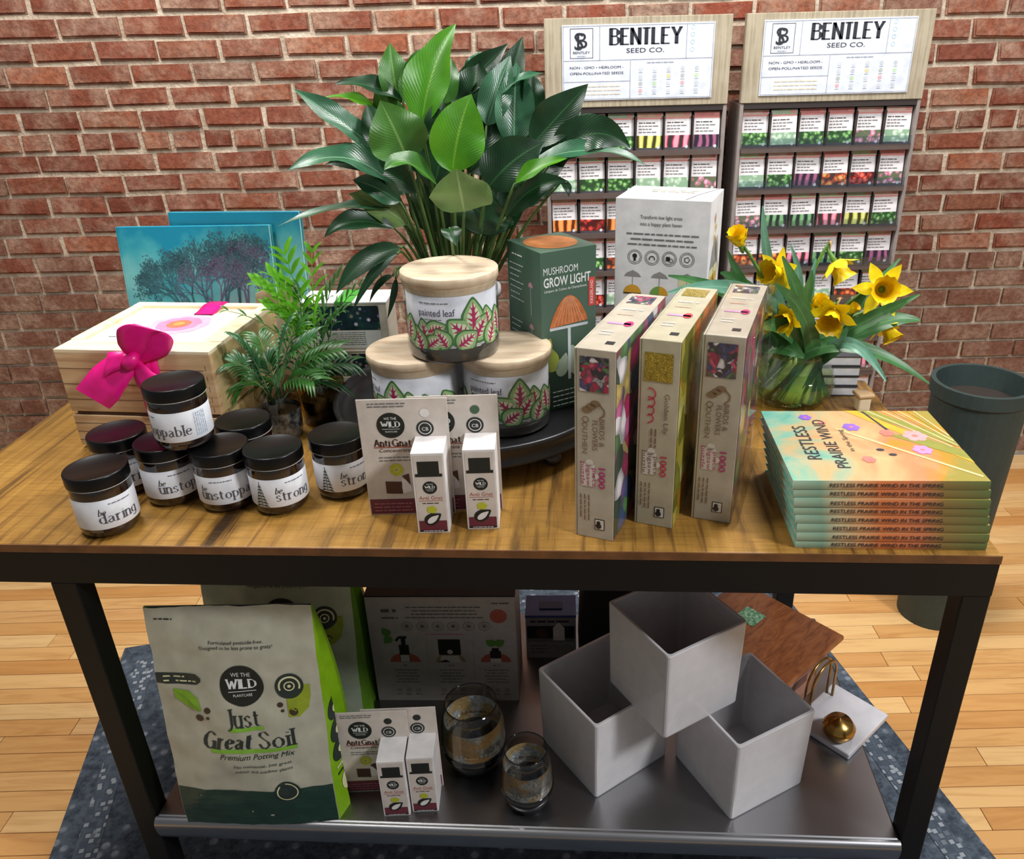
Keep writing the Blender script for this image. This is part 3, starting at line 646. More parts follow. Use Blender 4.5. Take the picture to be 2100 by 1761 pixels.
t = NT('bamboo_lid'); v = t.coord(scale=(3, 20, 6)); n1 = t.noise(v, 5, 4); t.base(t.ramp(n1.outputs['Fac'], [(.3, '#bca488'), (.5, '#cbb69a'), (.7, '#d6c4ac')])); t.set(Roughness=.5); BAMB = t.m
CGL = shell('candle_glass', '#fbfcfb', .0, .04, '#f4f6f5'); SLEEVE = M('candle_sleeve', '#dcdce6', .45); SMOKE = M('smoked_base', '#3a3733', .1, coat=.6)
LG1, LG2, LG3 = M('leaf_print_dark', '#47783f', .5), M('leaf_print_pale', '#9cc284', .5), M('leaf_print_white', '#dfe6c4', .5); LMG = M('leaf_print_magenta', '#b3245f', .5)
def heart(c, L, W, rot):
    pts = []
    for k in range(26):
        a = k / 26 * 2 * PI; x = W * math.sin(a) * (1 - .22 * math.cos(a)) * (1 if abs(math.sin(a)) < .99 else 1); y = L * (.5 * math.cos(a)); 
        if math.cos(a) > .2: x *= 1 - (math.cos(a) - .2) * .55
        pts.append((x, y))
    q, s = math.cos(rot), math.sin(rot); return [(c[0] + x * q - y * s, c[1] + x * s + y * q) for x, y in pts]
def caladium(P, u, v, L, W, rot, layer):
    P.poly(heart((u, v), L, W, rot), LG1, layer); P.poly(heart((u, v), L * .86, W * .82, rot), LG2, layer + .3); P.poly(heart((u, v), L * .66, W * .55, rot), LG3, layer + .6)
    q, s = math.cos(rot), math.sin(rot); tr = lambda x, y: (u + x * q - y * s, v + x * s + y * q)
    P.poly([tr(-L * .05, -L * .40), tr(L * .05, -L * .40), tr(L * .045, L * .1), tr(0, L * .40), tr(-L * .045, L * .1)], LMG, layer + .9)
    for k, yy in enumerate((-.30, -.16, -.02, .12)):
        ln = W * (.55, .62, .5, .32)[k]
        for sd in (-1, 1): P.poly([tr(0, L * yy - L * .045), tr(sd * ln, L * (yy + .14)), tr(0, L * yy + L * .06)], LMG, layer + .8)
def candle(label, x, y, z, shift):
    c = thing('jar_candle', label, 'candle', (x, y, z), group='three wick leaf candles'); r = .0765; Hc = .126
    m = MB(); m.sm = True; m.use(SMOKE).lathe([(.066, 0), (.073, .002), (.0755, .006), (.0755, .024), (.0745, .0265)], 56); m.build('glass_base', None, c)
    m = MB(); m.sm = True; m.use(SLEEVE).lathe([(.0735, .0268), (.074, .0275), (.074, .112), (.0735, .1125)], 64); m.build('label_sleeve', None, c)
    m = MB(); m.sm = True; m.use(CGL).lathe([(.0768, .006), (.0775, .012), (.0775, Hc - .003), (.0768, Hc)], 64, cap0=False, cap1=False); m.build('glass_wall', None, c)
    m = MB(); m.use(BAMB).lathe([(.0745, .113), (.0785, Hc)], 64, cap1=False); m.sm = True; m.lathe([(.0785, Hc), (.080, Hc + .001), (.080, Hc + .0135), (.0788, Hc + .0148), (.062, Hc + .0150), (.0605, Hc + .0140), (.0, Hc + .0140)], 64, cap0=False, cap1=False); m.build('wooden_lid', None, c)
    P = Print(cyl(.074, math.atan2(-y, -x)), .008, eps=.0004)
    P.text('painted leaf', -.058 + shift, .081, .0115, M('candle_ink', '#4d4a5c', .6), 'l', w=.062); P.micro(-.056 + shift, .101, .05, .0025, GREYINK, 'l'); P.micro(-.048 + shift, .0745, .03, .002, GREYINK, 'l')
    lay = 1
    for u, v, L, W, ro in ((-.050, .052, .05, .018, .15), (-.028, .060, .038, .016, -1.2), (.062, .066, .05, .018, 0.1), (.034, .078, .062, .021, .0), (.010, .056, .055, .024, .75), (.046, .056, .052, .02, -.6), (-.02, .044, .04, .017, .5), (-.032, .038, .036, .015, -.9), (.022, .040, .044, .020, -1.0), (.072, .045, .05, .02, -.4), (-.062, .04, .05, .018, .3), (.09, .06, .05, .02, .2), (.11, .05, .05, .02, -.3), (.13, .06, .05, .02, .4), (-.085, .055, .05, .02, -.2), (-.105, .05, .05, .02, .3)):
        caladium(P, u + shift, v, L, W, ro, lay); lay += .25
    P.build('label_print', c); return c
candle('painted leaf candle with wooden lid, lower one nearer the small palm', -.222, 1.305, TRZ, -.075)
candle('painted leaf candle with wooden lid, lower one beside the mushroom light box', -.064, 1.302, TRZ, -.012)
candle('painted leaf candle with wooden lid, resting on the two lower candles', -.148, 1.292, TRZ + .1412, 0)
# ================================================================ boxes
def carton(name, label, loc, yaw, W, D, Hh, mats, group=None, bev=.0008):
    "closed carton: front, right side, top etc. as panels of one folded body"
    b = thing(name, label, 'box', loc, yaw, group); m = MB()
    m.use(mats[0]).box((0, 0, 0), (W, D, Hh), bev); m.build('carton', None, b); return b
# mushroom grow light box
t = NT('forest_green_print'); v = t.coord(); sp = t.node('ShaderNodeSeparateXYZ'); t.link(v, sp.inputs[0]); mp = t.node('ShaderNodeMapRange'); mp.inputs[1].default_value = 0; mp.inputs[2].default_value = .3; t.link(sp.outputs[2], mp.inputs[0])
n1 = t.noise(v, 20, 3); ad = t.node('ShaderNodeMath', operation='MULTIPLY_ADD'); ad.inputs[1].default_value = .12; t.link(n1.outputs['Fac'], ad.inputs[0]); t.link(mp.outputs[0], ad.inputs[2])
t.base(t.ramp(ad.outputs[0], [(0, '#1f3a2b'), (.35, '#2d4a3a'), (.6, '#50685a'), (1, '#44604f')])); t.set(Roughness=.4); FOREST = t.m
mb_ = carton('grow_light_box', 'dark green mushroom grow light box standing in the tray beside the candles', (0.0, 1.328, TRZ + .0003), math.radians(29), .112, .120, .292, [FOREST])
MW, MH = .112, .292
LTW = M('print_white', '#e4e8e4', .5); ORNG = M('cap_orange', '#c9723f', .5, var=.15, scale=90); PALEG = M('leaf_pale_print', '#9fb29c', .5); LIME = M('lime_print', '#a5b34c', .5); REDT = M('red_tag', '#d8463f', .5); PSTEM = M('stem_print', '#c8cfd4', .5)
P = Print(plane((.002, 0, .0), (1, 0, 0), (0, 0, 1)))
P.text('MUSHROOM', .004, .252, .0125, LTW, 'l', w=.068); P.text('GROW LIGHT', .004, .231, .016, LTW, 'l', w=.094, bold=.02); P.text('Lámpara de Cultivo de Champiñones', .005, .222, .0045, LTW, 'l', w=.085)
P.rect(.094, .185, .107, .236, REDT, 1); P.text('KIKKERLAND', .103, .189, .006, LTW, 'l', w=.042, rot=PI / 2, layer=2)
cap = [(.014 + .078 * k / 20, .157 + .004 * k / 20 + .0 + .052 * math.sin(PI * k / 20) ** .8) for k in range(21)]
P.poly(cap[::-1], ORNG, 1)
for k in range(9):
    x = .022 + .0078 * k; P.line([(x, .161 + abs(4 - k) * -.0005), (.053 + (x - .053) * .25, .208)], .0007, M('cap_line', '#e3b898', .5), 2)
P.rect(.014, .152, .092, .157, PSTEM, 2); P.rect(.0505, .055, .0565, .153, PSTEM, 1)
for x, z, a, L in ((.066, .09, .25, .06), (.040, .085, -.3, .045), (.095, .10, -.1, .05), (.078, .07, .5, .03)): P.poly(heart((x, z), L, L * .28, a), PALEG, .5)
for x, z, a, L in ((.016, .10, .2, .05), (.010, .125, -.3, .03)): P.poly(heart((x, z), L, L * .3, a), LIME, .5)
for k in range(4): P.micro(.018, .034 - k * .009, .05, .0035, LTW, 'l')
P.build('front_print', mb_)
P = Print(plane((0, .12, .0), (0, -1, 0), (0, 0, 1)))
P.micro(.02, .272, .04, .004, LTW, 'l')
for k in range(14): P.micro(.010, .255 - k * .0105 - (.03 if k > 6 else 0), .05 - (k % 3) * .008, .003, PSTEM, 'l', seed=k)
for z in (.225, .15): P.disc(.085, z, .008, M('pink_cap', '#b98a98', .5), ry=.009, n=14, a0=0, a1=PI); P.rect(.0845, z - .05, .0855, z, PSTEM)
P.build('side_print', mb_)
P = Print(plane((0, 0, MH), (1, 0, 0), (0, 1, 0))); P.disc(.055, .06, .047, M('top_orange', '#b9743f', .5, var=.15), ry=.05, n=36); P.build('top_print', mb_)

# tall white lamp box
GWH = M('carton_white', '#dfdfe0', .45); wb = carton('lamp_box', 'tall white plant lamp box with umbrella drawings, standing behind the puzzle boxes', (.132, 1.402, TZ), math.radians(-21), .163, .125, .411, [GWH])
UMB, YEL, GRN, CRM = M('umbrella_grey', '#8e8b8a', .5), M('amber_print', '#cf9a2a', .5), M('green_print', '#6d9a4a', .5), M('cream_print', '#d8d5a6', .5)
P = Print(plane((0, 0, 0), (1, 0, 0), (0, 0, 1)))
P.text('Transform low light areas', .080, .378, .0062, INK, w=.072); P.text('into a happy plant haven', .080, .3665, .0062, INK, w=.072)
for k, w_ in enumerate((.125, .11, .12)): P.micro(.083, .351 - k * .009, w_, .0042, GREYINK)
for k in range(4):
    u = .036 + k * .0305; P.ring(u, .312, .013, .0013, UMB, n=22); P.ring(u, .312, .0105, .0008, INK, n=9)
    if k == 0: P.disc(u, .314, .0042, INK, 1, n=10); P.rect(u - .002, .305, u + .002, .311, INK, 1)
    if k == 1: P.ring(u, .310, .0055, .0016, INK, 1, n=10, a0=-.4, a1=PI + .4)
    if k == 2: P.rect(u - .006, .308, u + .001, .3155, INK, 1); P.ring(u + .003, .309, .004, .0012, INK, 2, n=10)
    if k == 3: P.ring(u, .312, .0055, .0014, INK, 1, n=5)
for k in range(3):
    u = .033 + k * .048
    P.poly([(u - .0155, .277), (u + .0155, .277), (u + .011, .283), (u + .005, .286), (u, .2885), (u - .005, .286), (u - .011, .283)], UMB); P.rect(u - .0005, .262, u + .0005, .277, UMB)
    if k == 2: P.rect(u - .0145, .262, u + .0145, .277, CRM, -.2)
    P.disc(u, .247, .016, YEL, ry=.0155, a0=0, a1=PI, n=18)
    if k: P.poly([(u, .247)] + [(u + .016 * math.cos(a), .247 + .0155 * math.sin(a)) for a in [PI / 2 + i * PI / 20 for i in range(11)]], GRN, 1)
    else: P.rect(u - .016, .2455, u + .016, .248, M('brown_bar', '#3a2a18', .5), 1)
    P.text('Step %d' % (k + 1), u, .236, .005, INK, w=.018); P.micro(u, .228, .02, .005, M('tan_script', '#b9a184', .5)); P.micro(u, .222, .016, .004, M('tan_script', '#b9a184', .5))
    for q in range(4): P.micro(u, .209 - q * .006, .034, .003, GREYINK, seed=q)
for u in (.057, .105): P.rect(u, .19, u + .0005, .243, UMB)
P.build('front_print', wb)
P = Print(plane((.163, 0, 0), (0, 1, 0), (0, 0, 1)))
for k in range(3): P.disc(.05 + .01 * (k % 2), .375 - k * .017, .009, CRM if k else M('grey_letter', '#b9b4ae', .5), n=12); P.disc(.05 + .01 * (k % 2), .375 - k * .017, .0045, YEL, 1, n=10)
P.poly([(.02, .29), (.095, .29), (.08, .325), (.058, .345), (.038, .325)], UMB); P.poly([(.02, .29), (.095, .29), (.1, .26), (.015, .255)], CRM)
for k in range(9): P.disc(.035 + (k % 3) * .02, .268 - (k // 3) * .013, .010, YEL if k < 6 else GRN, 1 + k * .1, n=8)
P.rect(.056, .19, .059, .3, GRN, 3); P.poly(heart((.04, .215), .05, .014, .6), GRN, 3); P.poly(heart((.08, .22), .05, .014, -.6), YEL, 3)
P.build('side_print', wb)
P = Print(plane((0, 0, .411), (1, 0, 0), (0, 1, 0)))
P.micro(.085, .085, .085, .009, CRM); P.micro(.085, .07, .08, .006, M('tan_script', '#b9a184', .5)); P.rect(.118, .0015, .157, .0025, INK)
P.line([(.1195, .004), (.13, .05), (.148, .10), (.156, .122)], .0016, INK); P.build('top_print', wb)

# ================================================================ anti gnat card packs
CARD = M('pack_card', '#cfc5bb', .5); MARO = M('maroon_band', '#6b2a38', .5); DKG = M('deep_green_ink', '#171b15', .6); ORTX = M('rust_ink', '#a84a3c', .5); YGR = M('yellow_green_ink', '#b8bc2c', .5); BRN = M('brown_ink', '#4a2a20', .5); PKW = M('pack_white', '#e2ddda', .5); PINKL = M('pink_lines', '#a8687a', .5)
def wild(P, u, v, r, layer=1, paper=None):
    P.disc(u, v, r, DKG, layer, n=36); serif(P, 'WILD', u - r * .66, v - r * .12, r * .42, LTW, w=r * 1.3, wt=.2, thin=.09, layer=layer + 1)
    P.text('WE THE', u, v + r * .45, r * .2, LTW, w=r * .9, layer=layer + 1); P.rect(u - r * .62, v - r * .3, u + r * .62, v - r * .27, LTW, layer + 1); P.text('PLANTCARE', u, v - r * .55, r * .13, LTW, w=r * .85, layer=layer + 1)
def gnat_pack(label, x, y, z, yaw, hole):
    g = thing('gnat_pack', label, 'card pack', (x, y, z), yaw, 'anti gnat card packs')
    MB().use(CARD).box((0, 0, 0), (.132, .0016, .195), .0006).build('card', None, g)
    P = Print(plane((0, 0, 0), (1, 0, 0), (0, 0, 1)))
    P.rect(.002, .002, .130, .028, MARO)
    for k in range(3): P.micro(.008, .019 - k * .006, .058, .003, PINKL, 'l')
    for k in range(2): P.micro(.016, .187 - k * .0045, .055, .0028, GREYINK, 'l')
    wild(P, .047, .153, .0205)
    P.disc(.098, .172, .007, hole, 1, n=18); P.disc(.097, .147, .0128, DKG, 1, n=24); P.ring(.097, .147, .0098, .0012, PKW, 2, n=14); P.text('CB', .097, .1435, .0055, PKW, layer=2)
    serif(P, 'Anti', .020, .119, .011, BRN, w=.022, wt=.2, thin=.08); serif(P, 'G', .047, .119, .011, BRN, w=.009, wt=.2, thin=.08); serif(P, 'nat', .058, .119, .011, BRN, w=.016, wt=.2, thin=.08)
    P.rect(.019, .1165, .076, .118, ORTX, 2); P.text('Concentrate', .049, .109, .006, BRN, w=.046, shear=.2)
    for k in range(2): P.micro(.049, .099 - k * .0052, .05, .0028, GREYINK)
    for k in range(7): P.disc(.048 + .006 * math.cos(k * .9), .079 + .006 * math.sin(k * .9), .005, YGR, 1 + k * .12, n=8)
    P.ring(.048, .079, .0045, .001, CRM, 2, n=10)
    P.poly([(.029, .038), (.054, .037), (.053, .048), (.055, .058), (.029, .059)], BRN, 1); P.poly([(.054, .037), (.068, .042), (.066, .060), (.054, .064)], PKW, 1.3); P.poly([(.055, .068), (.066, .072), (.067, .052), (.060, .062)], BRN, 2)
    P.build('card_print', g)
    x0, w, d, h = .081, .047, .055, .134
    b = MB().use(PKW).box((x0, -d, 0), (x0 + w, 0, h), .0007).build('carton', None, g)
    P = Print(plane((x0, -d, 0), (1, 0, 0), (0, 0, 1)))
    P.rect(.003, .003, w - .003, h - .004, CARD); P.rect(.003, .003, w - .003, .022, MARO, 1); P.rect(.003, .003, w - .003, .006, DKG, 2)
    P.rect(.008, .098, .039, .121, DKG, 1); P.rect(.004, .096, .043, .101, DKG, 1.3); wild(P, .0235, .078, .0105, 1)
    P.text('Anti Gnat', .0235, .058, .006, ORTX, w=.034); P.rect(.006, .0555, .041, .0563, ORTX, 1); P.micro(.0235, .051, .026, .0025, BRN)
    for k in range(5): P.disc(.0235 + .004 * math.cos(k * 1.26), .041 + .003 * math.sin(k * 1.26), .0038, YGR, 2 + k * .12, n=8)
    for a, mm, s in ((.9, DKG, 1.0),): P.poly(heart((.0245, .026), .028, .0095, -1.0), DKG, 3); P.poly(heart((.0245, .025), .021, .0045, -.9), PKW, 4)
    P.micro(.0235, .0042, .03, .0018, PKW, layer=4); P.build('carton_print', b); return g
gnat_pack('anti gnat card pack with pale hang hole, overlapping the other on the table', -.272, 1.066, TZ, 0, PKW)
gnat_pack('anti gnat card pack with dark hang hole, behind its twin on the tabletop', -.199, 1.073, TZ, 0, M('hole_green', '#3f5f45', .6))
gnat_pack('anti gnat card pack on the steel shelf, next to the soil bag', -.386, 1.047, SHZ, .02, DKG)
gnat_pack('anti gnat card pack on the steel shelf, beside the large smoked glass', -.336, 1.054, SHZ, .02, DKG)

# ================================================================ jigsaw boxes
def floral(name, cols, sc):
    t = NT(name); v = t.coord(rnd=5); n0 = t.noise(v, sc * .35, 2); ad = t.node('ShaderNodeVectorMath', operation='MULTIPLY_ADD'); ad.inputs[1].default_value = (.05, .05, .05)
    t.link(n0.outputs['Color'], ad.inputs[0]); t.link(v, ad.inputs[2]); vo = t.node('ShaderNodeTexVoronoi'); vo.inputs['Scale'].default_value = sc; t.link(ad.outputs[0], vo.inputs['Vector'])
    s = t.node('ShaderNodeSeparateColor'); t.link(vo.outputs['Color'], s.inputs[0]); c = t.ramp(s.outputs[0], [(i / len(cols), q) for i, q in enumerate(cols)], 'CONSTANT')
    c = t.mix(t.ramp(vo.outputs['Distance'], [(.25, (0, 0, 0, 1)), (.6, (.6, .6, .6, 1))]), c, cols[0]); t.base(c); t.set(Roughness=.25, Coat_Weight=.3); return t.m
COVERF = floral('bird_flower_print', ['#33463a', '#d8427f', '#c9669a', '#4a5a80', '#e6dfe2', '#5f8a55', '#b02f60', '#7a5a90', '#e0c070'], 30)
COVERG = floral('golden_lily_print', ['#6a6a22', '#c9b23a', '#d8c85a', '#8a8a3a', '#e0d68a', '#b79a2a', '#d8762f'], 26)
THUMB = floral('thumb_print', ['#2c2c38', '#a02a4a', '#c84a6a', '#4a4a78', '#d8d0d0', '#5a7a4a', '#3a3a4a'], 110); THUMBG = floral('thumb_gold', ['#6a5a1a', '#b0922a', '#c8ac40', '#8a7420', '#a88a28'], 300)
PZ = M('puzzle_card', '#b3aa98', .4, coat=.25); PZ2 = M('puzzle_card_gold', '#b0a88e', .4, coat=.25); PZT = M('puzzle_ink_brown', '#7d5f4c', .5); PZP = M('puzzle_ink_pink', '#b42d6e', .5); PZR = M('puzzle_ink_red', '#c03a48', .5); QUAIL = M('quail_ink', '#7f6748', .5); PZLT = M('puzzle_light', '#d2cabd', .5); CLEAR = shell('shrink_film', '#fdfdfd', .0, .06)
def puzzle(label, loc, yaw, w, cover, gold, wrap=False):
    W, D, Hh = w, .258, .292; p = thing('puzzle_box', label, 'box', loc, yaw, 'jigsaw puzzle boxes')
    body = PZ2 if gold else PZ
    MB().use(body).box((0, 0, 0), (W * .05, D, Hh), .0008).build('base_tray', None, p); MB().use(body).box((W * .05 + .0003, -.0006, -.0), (W, D + .0006, Hh + .0006), .0012).build('lid', None, p)
    P = Print(plane((W, 0, 0), (0, 1, 0), (0, 0, 1)), eps=.0006); P.rect(-.0002, .001, D, Hh, cover); P.build('cover_print', p)
    P = Print(plane((0, -.0006, 0), (1, 0, 0), (0, 0, 1)))
    th = THUMBG if gold else THUMB; P.rect(.008, .232, W - .010, .282 if not gold else .274, th, 1)
    r_ = -PI / 2
    if gold:
        P.text('Golden Lily', .038, .215, .007, PZT, 'l', w=.062, rot=r_)
        for k in range(4): P.ring(.0165, .213 - k * .0125, .0095 - k * .0007, .002, PZR, 1, n=14, a0=-1.8, a1=1.8)
        for k in range(2): P.micro(.026 - k * .006, .16, .03, .0035, PZT, 'l', rot=r_)
    else:
        for k in range(3): P.disc(.018 + k * .006, .205 + k * .005, .0075, QUAIL, 1, n=12, ry=.005)
        P.line([(.036, .214), (.043, .206), (.042, .198), (.036, .194)], .0025, QUAIL, 1); P.ring(.016, .190, .005, .0014, QUAIL, 1, n=12)
        P.text('BIRDS &', .036, .193, .0075, PZT, 'l', w=.042, rot=r_); P.text('FLOWERS', .026, .190, .0075, PZT, 'l', w=.046, rot=r_); P.text('OUTHEN', .0115, .186, .0075, QUAIL, 'l', w=.048, rot=r_)
    P.rect(.010, .086, .030, .122, PZLT, .5); P.disc(.022, .124, .006, PZLT, .5, n=10); P.disc(.031, .104, .005, PZLT, .5, n=10)
    P.text('1000', .0355, .118, .0095, PZP if not gold else PZR, 'l', w=.033, rot=r_, bold=.02)
    for k, (s, w_) in enumerate((('piece', .030), ('jigsaw', .034), ('puzzle', .036))): P.text(s, .0265 - k * .0085, .116 + k * .004, .006, PZP if not gold else PZT, 'l', w=w_, rot=r_)
    for k in range(3): P.micro(.020 - k * .006, .072, .045 - k * .002, .003, PZT, 'l', rot=r_, seed=k)
    P.rect(.030, .016, .045, .034, INK); P.rect(.0312, .0172, .0438, .0328, PZLT, 1); P.disc(.036, .0225, .0045, INK, 2, n=10); P.disc(.036, .028, .003, INK, 2, n=8)
    P.build('spine_print', p)
    P = Print(plane((0, 0, Hh + .0006), (1, 0, 0), (0, 1, 0)))
    P.rect(.010, D - .052, W - .010, D - .012, th); P.micro(.012, D - .085, W - .024, .008, PZLT, 'l'); P.micro(.014, D - .11, W - .028, .008, M('peach_ink', '#d3a58e', .5), 'l'); P.micro(.012, .105, W - .022, .012, M('pink_light_ink', '#c98fb4', .5), 'l'); P.disc(W - .016, .11, .007, PZR if gold else PZP, 1, n=10, ry=.012)
    for k in range(2): P.micro(.014, .07 - k * .012, .02, .006, PZLT, 'l')
    P.rect(.035, .022, .047, .034, INK); P.build('top_print', p)
    if wrap: MB().use(CLEAR).box((-.0015, -.0022, .0), (W + .012, D + .003, Hh + .0025), .003).build('shrink_wrap', None, p)
    return p
puzzle('birds and flowers jigsaw box with pink floral cover, nearest the tray', (.042, .998, TZ), math.radians(-22.3), .0585, COVERF, False)
puzzle('golden lily jigsaw box with yellow patterned cover, between the two floral ones', (.132, 1.027, TZ), math.radians(-22), .0575, COVERG, True)
puzzle('birds and flowers jigsaw box in clear shrink wrap, nearest the daffodils', (.219, 1.036, TZ), math.radians(-20.6), .0585, COVERF, False, True)

# ================================================================ stack of picture books
t = NT('watercolour_cover'); v = t.coord(); n0 = t.noise(v, 7, 4, .6, 1.0); sp = t.node('ShaderNodeSeparateXYZ'); t.link(v, sp.inputs[0])
a1 = t.node('ShaderNodeMath', operation='MULTIPLY_ADD'); a1.inputs[1].default_value = 1.9; t.link(sp.outputs[0], a1.inputs[0]); t.link(n0.outputs['Fac'], a1.inputs[2])
c = t.ramp(a1.outputs[0], [(.40, '#379890'), (.52, '#7fb098'), (.62, '#c0a878'), (.72, '#cc9468'), (.82, '#cc825a'), (.92, '#b88628'), (1.0, '#968a40')]); n3 = t.noise(v, 16, 4); t.base(t.mix(t.ramp(n3.outputs['Fac'], [(.5, (0, 0, 0, 1)), (.75, (.6, .6, .6, 1))]), c, '#cfa87c')); t.set(Roughness=.35, Coat_Weight=.15); WCOL = t.m
t = NT('spine_watercolour'); v = t.coord(); sp = t.node('ShaderNodeSeparateXYZ'); t.link(v, sp.inputs[0]); mr = t.node('ShaderNodeMapRange'); mr.inputs[2].default_value = .26; t.link(sp.outputs[0], mr.inputs[0])
t.base(t.ramp(mr.outputs[0], [(0, '#9db39a'), (.14, '#7fa088'), (.22, '#c0b088'), (.34, '#cf9a68'), (.45, '#cf7440'), (.65, '#bf7048'), (.78, '#7f6a3a'), (1, '#5a6a3a')])); t.set(Roughness=.35); SPINE = t.m
LEAVES = M('book_pages', '#d6c2ae', .7); BKI = M('book_ink', '#2d2a33', .6); PURP, PNKF, CRL = M('flower_purple', '#8a5fd0', .5), M('flower_pink', '#d888d8', .5), M('flower_coral', '#e8776a', .5); STRW = M('straw', '#d8bd88', .5); OLV = M('olive_brush', '#8a8a3a', .5); MUST = M('mustard_brush', '#cba22e', .5)
R = random.Random(8); BTH = .0139
for k in range(8):
    b = thing('picture_book', '%s book of the watercolour picture book stack, counted from the tabletop' % ORD[k] if k < 7 else 'topmost watercolour picture book of the stack, its lettered cover in full view', 'book',
              (.352 - .0022 * k + R.uniform(-.0015, .0015), .948 + R.uniform(-.0012, .0012), TZ + .0003 + k * BTH), TYAW + R.uniform(-.006, .006), 'stacked watercolour picture books')
    L, D = .262, .225; h = BTH - .0006
    MB().use(WCOL).box((0, 0, h - .0022), (L, D, h), .0005).build('front_cover', None, b); MB().use(WCOL).box((0, 0, 0), (L, D, .0022), .0005).build('back_cover', None, b)
    m = MB(); m.sm = True; m.use(SPINE); m.grid([[(x, -.0012 * math.sin(PI * q / 6) - .0004, h * q / 6) for x in [L * i / 8 for i in range(9)]] for q in range(7)]); m.build('spine', None, b)
    MB().use(LEAVES).box((.003, .002, .0023), (L - .003, D - .003, h - .0023)).build('pages', None, b)
    P = Print(plane((0, -.0018, 0), (1, 0, 0), (0, 0, 1)), eps=.0003); P.text('RESTLESS PRAIRIE WIND IN THE SPRING', .050, .0042, .0058, BKI, 'l', w=.150, bold=.01); P.build('spine_print', b)
    if k == 7:
        P = Print(plane((0, 0, h), (1, 0, 0), (0, 1, 0)), eps=.0003)
        P.poly([(.13, .225), (.15, .225), (.262, .08), (.262, .05)], MUST, .3); P.poly([(.15, .225), (.175, .225), (.262, .13), (.262, .1)], OLV, .4); P.poly([(.17, .14), (.262, .06), (.262, .09), (.21, .14)], OLV, .4)
        for q in range(8): x = .155 + .012 * q; P.line([(x, .224), (min(.26, x + .09 - q * .006), .10 + max(0, x + .09 - q * .006 - .26) * 1.3)], .0025 if q % 2 else .0012, STRW if q % 2 else OLV, .6)
        P.line([(.10, .16), (.257, .012)], .005, STRW, .8); P.line([(.158, .222), (.178, .15)], .004, BKI, .8)
        for u, v, r, mm in ((.064, .20, .010, PURP), (.125, .165, .013, PURP), (.12, .06, .010, CRL), (.172, .145, .011, CRL), (.205, .09, .014, PNKF), (.21, .135, .018, M('blush_flower', '#d99a9a', .5)), (.085, .18, .006, CRL)):
            for a in range(6): P.disc(u + r * .6 * math.cos(a * 1.05), v + r * .6 * math.sin(a * 1.05), r * .42, mm, 1.5 + a * .05, n=10)
            P.disc(u, v, r * .25, CRL, 2.2, n=8)
        for u, v in ((.145, .09), (.158, .075)): P.disc(u, v, .006, BKI, 1.5, n=8, ry=.004)
        P.text('RESTLESS', .055, .06, .020, BKI, 'l', w=.108, rot=PI / 2, layer=3); P.text('PRAIRIE WIND', .088, .035, .018, BKI, 'l', w=.155, rot=PI / 2, layer=3); P.text('in the Spring', .108, .085, .007, BKI, 'l', w=.07, rot=PI / 2, layer=3)
        P.build('cover_print', b)

# ---- dark books beyond the vase, pale card, light wood block, dark planter
DKC, PG2 = M('charcoal_cover', '#3a3c40', .4), M('white_pages', '#d5d6d8', .6); BRZ = M('bronze_letter', '#8a6a4a', .5)
for k in range(4):
    b = thing('hardback_book', ['bottom', 'second from bottom', 'third from bottom', 'topmost'][k] + ' charcoal hardback in the low stack behind the daffodil vase', 'book', (.520, 1.475 + .002 * (k % 2), TZ + .0003 + k * .021), math.radians(-5), 'charcoal hardbacks')
    MB().use(PG2).box((.002, .002, .0022), (.104, .118, .0182)).build('pages', None, b); MB().use(DKC).box((0, 0, .0183), (.106, .12, .0205), .0005).build('front_cover', None, b); MB().use(DKC).box((0, 0, 0), (.106, .12, .0021), .0005).build('back_cover', None, b)
    if k == 3:
        P = Print(plane((0, 0, .0205), (1, 0, 0), (0, 1, 0)))
        for q in range(3): P.micro(.06, .08 - q * .028, .07, .014, BRZ)
        P.build('cover_print', b)
cb = thing('greeting_card', 'pale folded card with dark angular pattern, leaning behind the daffodil vase', 'card', (.385, 1.50, TZ), math.radians(6), rot=(-.12, 0, .1))
MB().use(PG2).box((0, 0, 0), (.085, .003, .125), .0005).build('card', None, cb)
P = Print(plane((0, 0, 0), (1, 0, 0), (0, 0, 1))); P.poly([(.0, .05), (.02, .05), (.045, .118), (.02, .118)], DKC); P.poly([(.05, .06), (.085, .1), (.085, .12), (.06, .118)], DKC); P.poly([(.03, .03), (.06, .05), (.04, .07)], M('moss_print', '#7d9a78', .6)); P.build('card_print', cb)
wbk = thing('wooden_post', 'short light wooden post on the table beyond the picture book stack', 'post', (.612, 1.405, TZ), .1)
MB().use(PINEL).box((-.012, -.012, 0), (.012, .012, .028), .003).build('post_body', None, wbk); MB().use(PINE).box((-.016, -.016, .0281), (.016, .016, .036), .003).build('post_cap', None, wbk)
pl = thing('planter', 'tall dark green planter standing on the floor beyond the table end', 'planter', (1.13, 1.9, 0), .15)
m = MB(); m.sm = False; m.use(M('planter_green', '#2f3d3a', .6)).lathe([(.09, 0), (.115, .70), (.122, .705), (.122, .74), (.11, .74), (.105, .68), (.0, .68)], 32, cap1=False); m.build('pot', None, pl)
m = MB(); m.use(M('soil', '#2a2019', .95, bump=.5)).lathe([(.104, .682), (.05, .688), (0, .689)], 24, cap0=False, cap1=False); m.build('soil', None, pl)
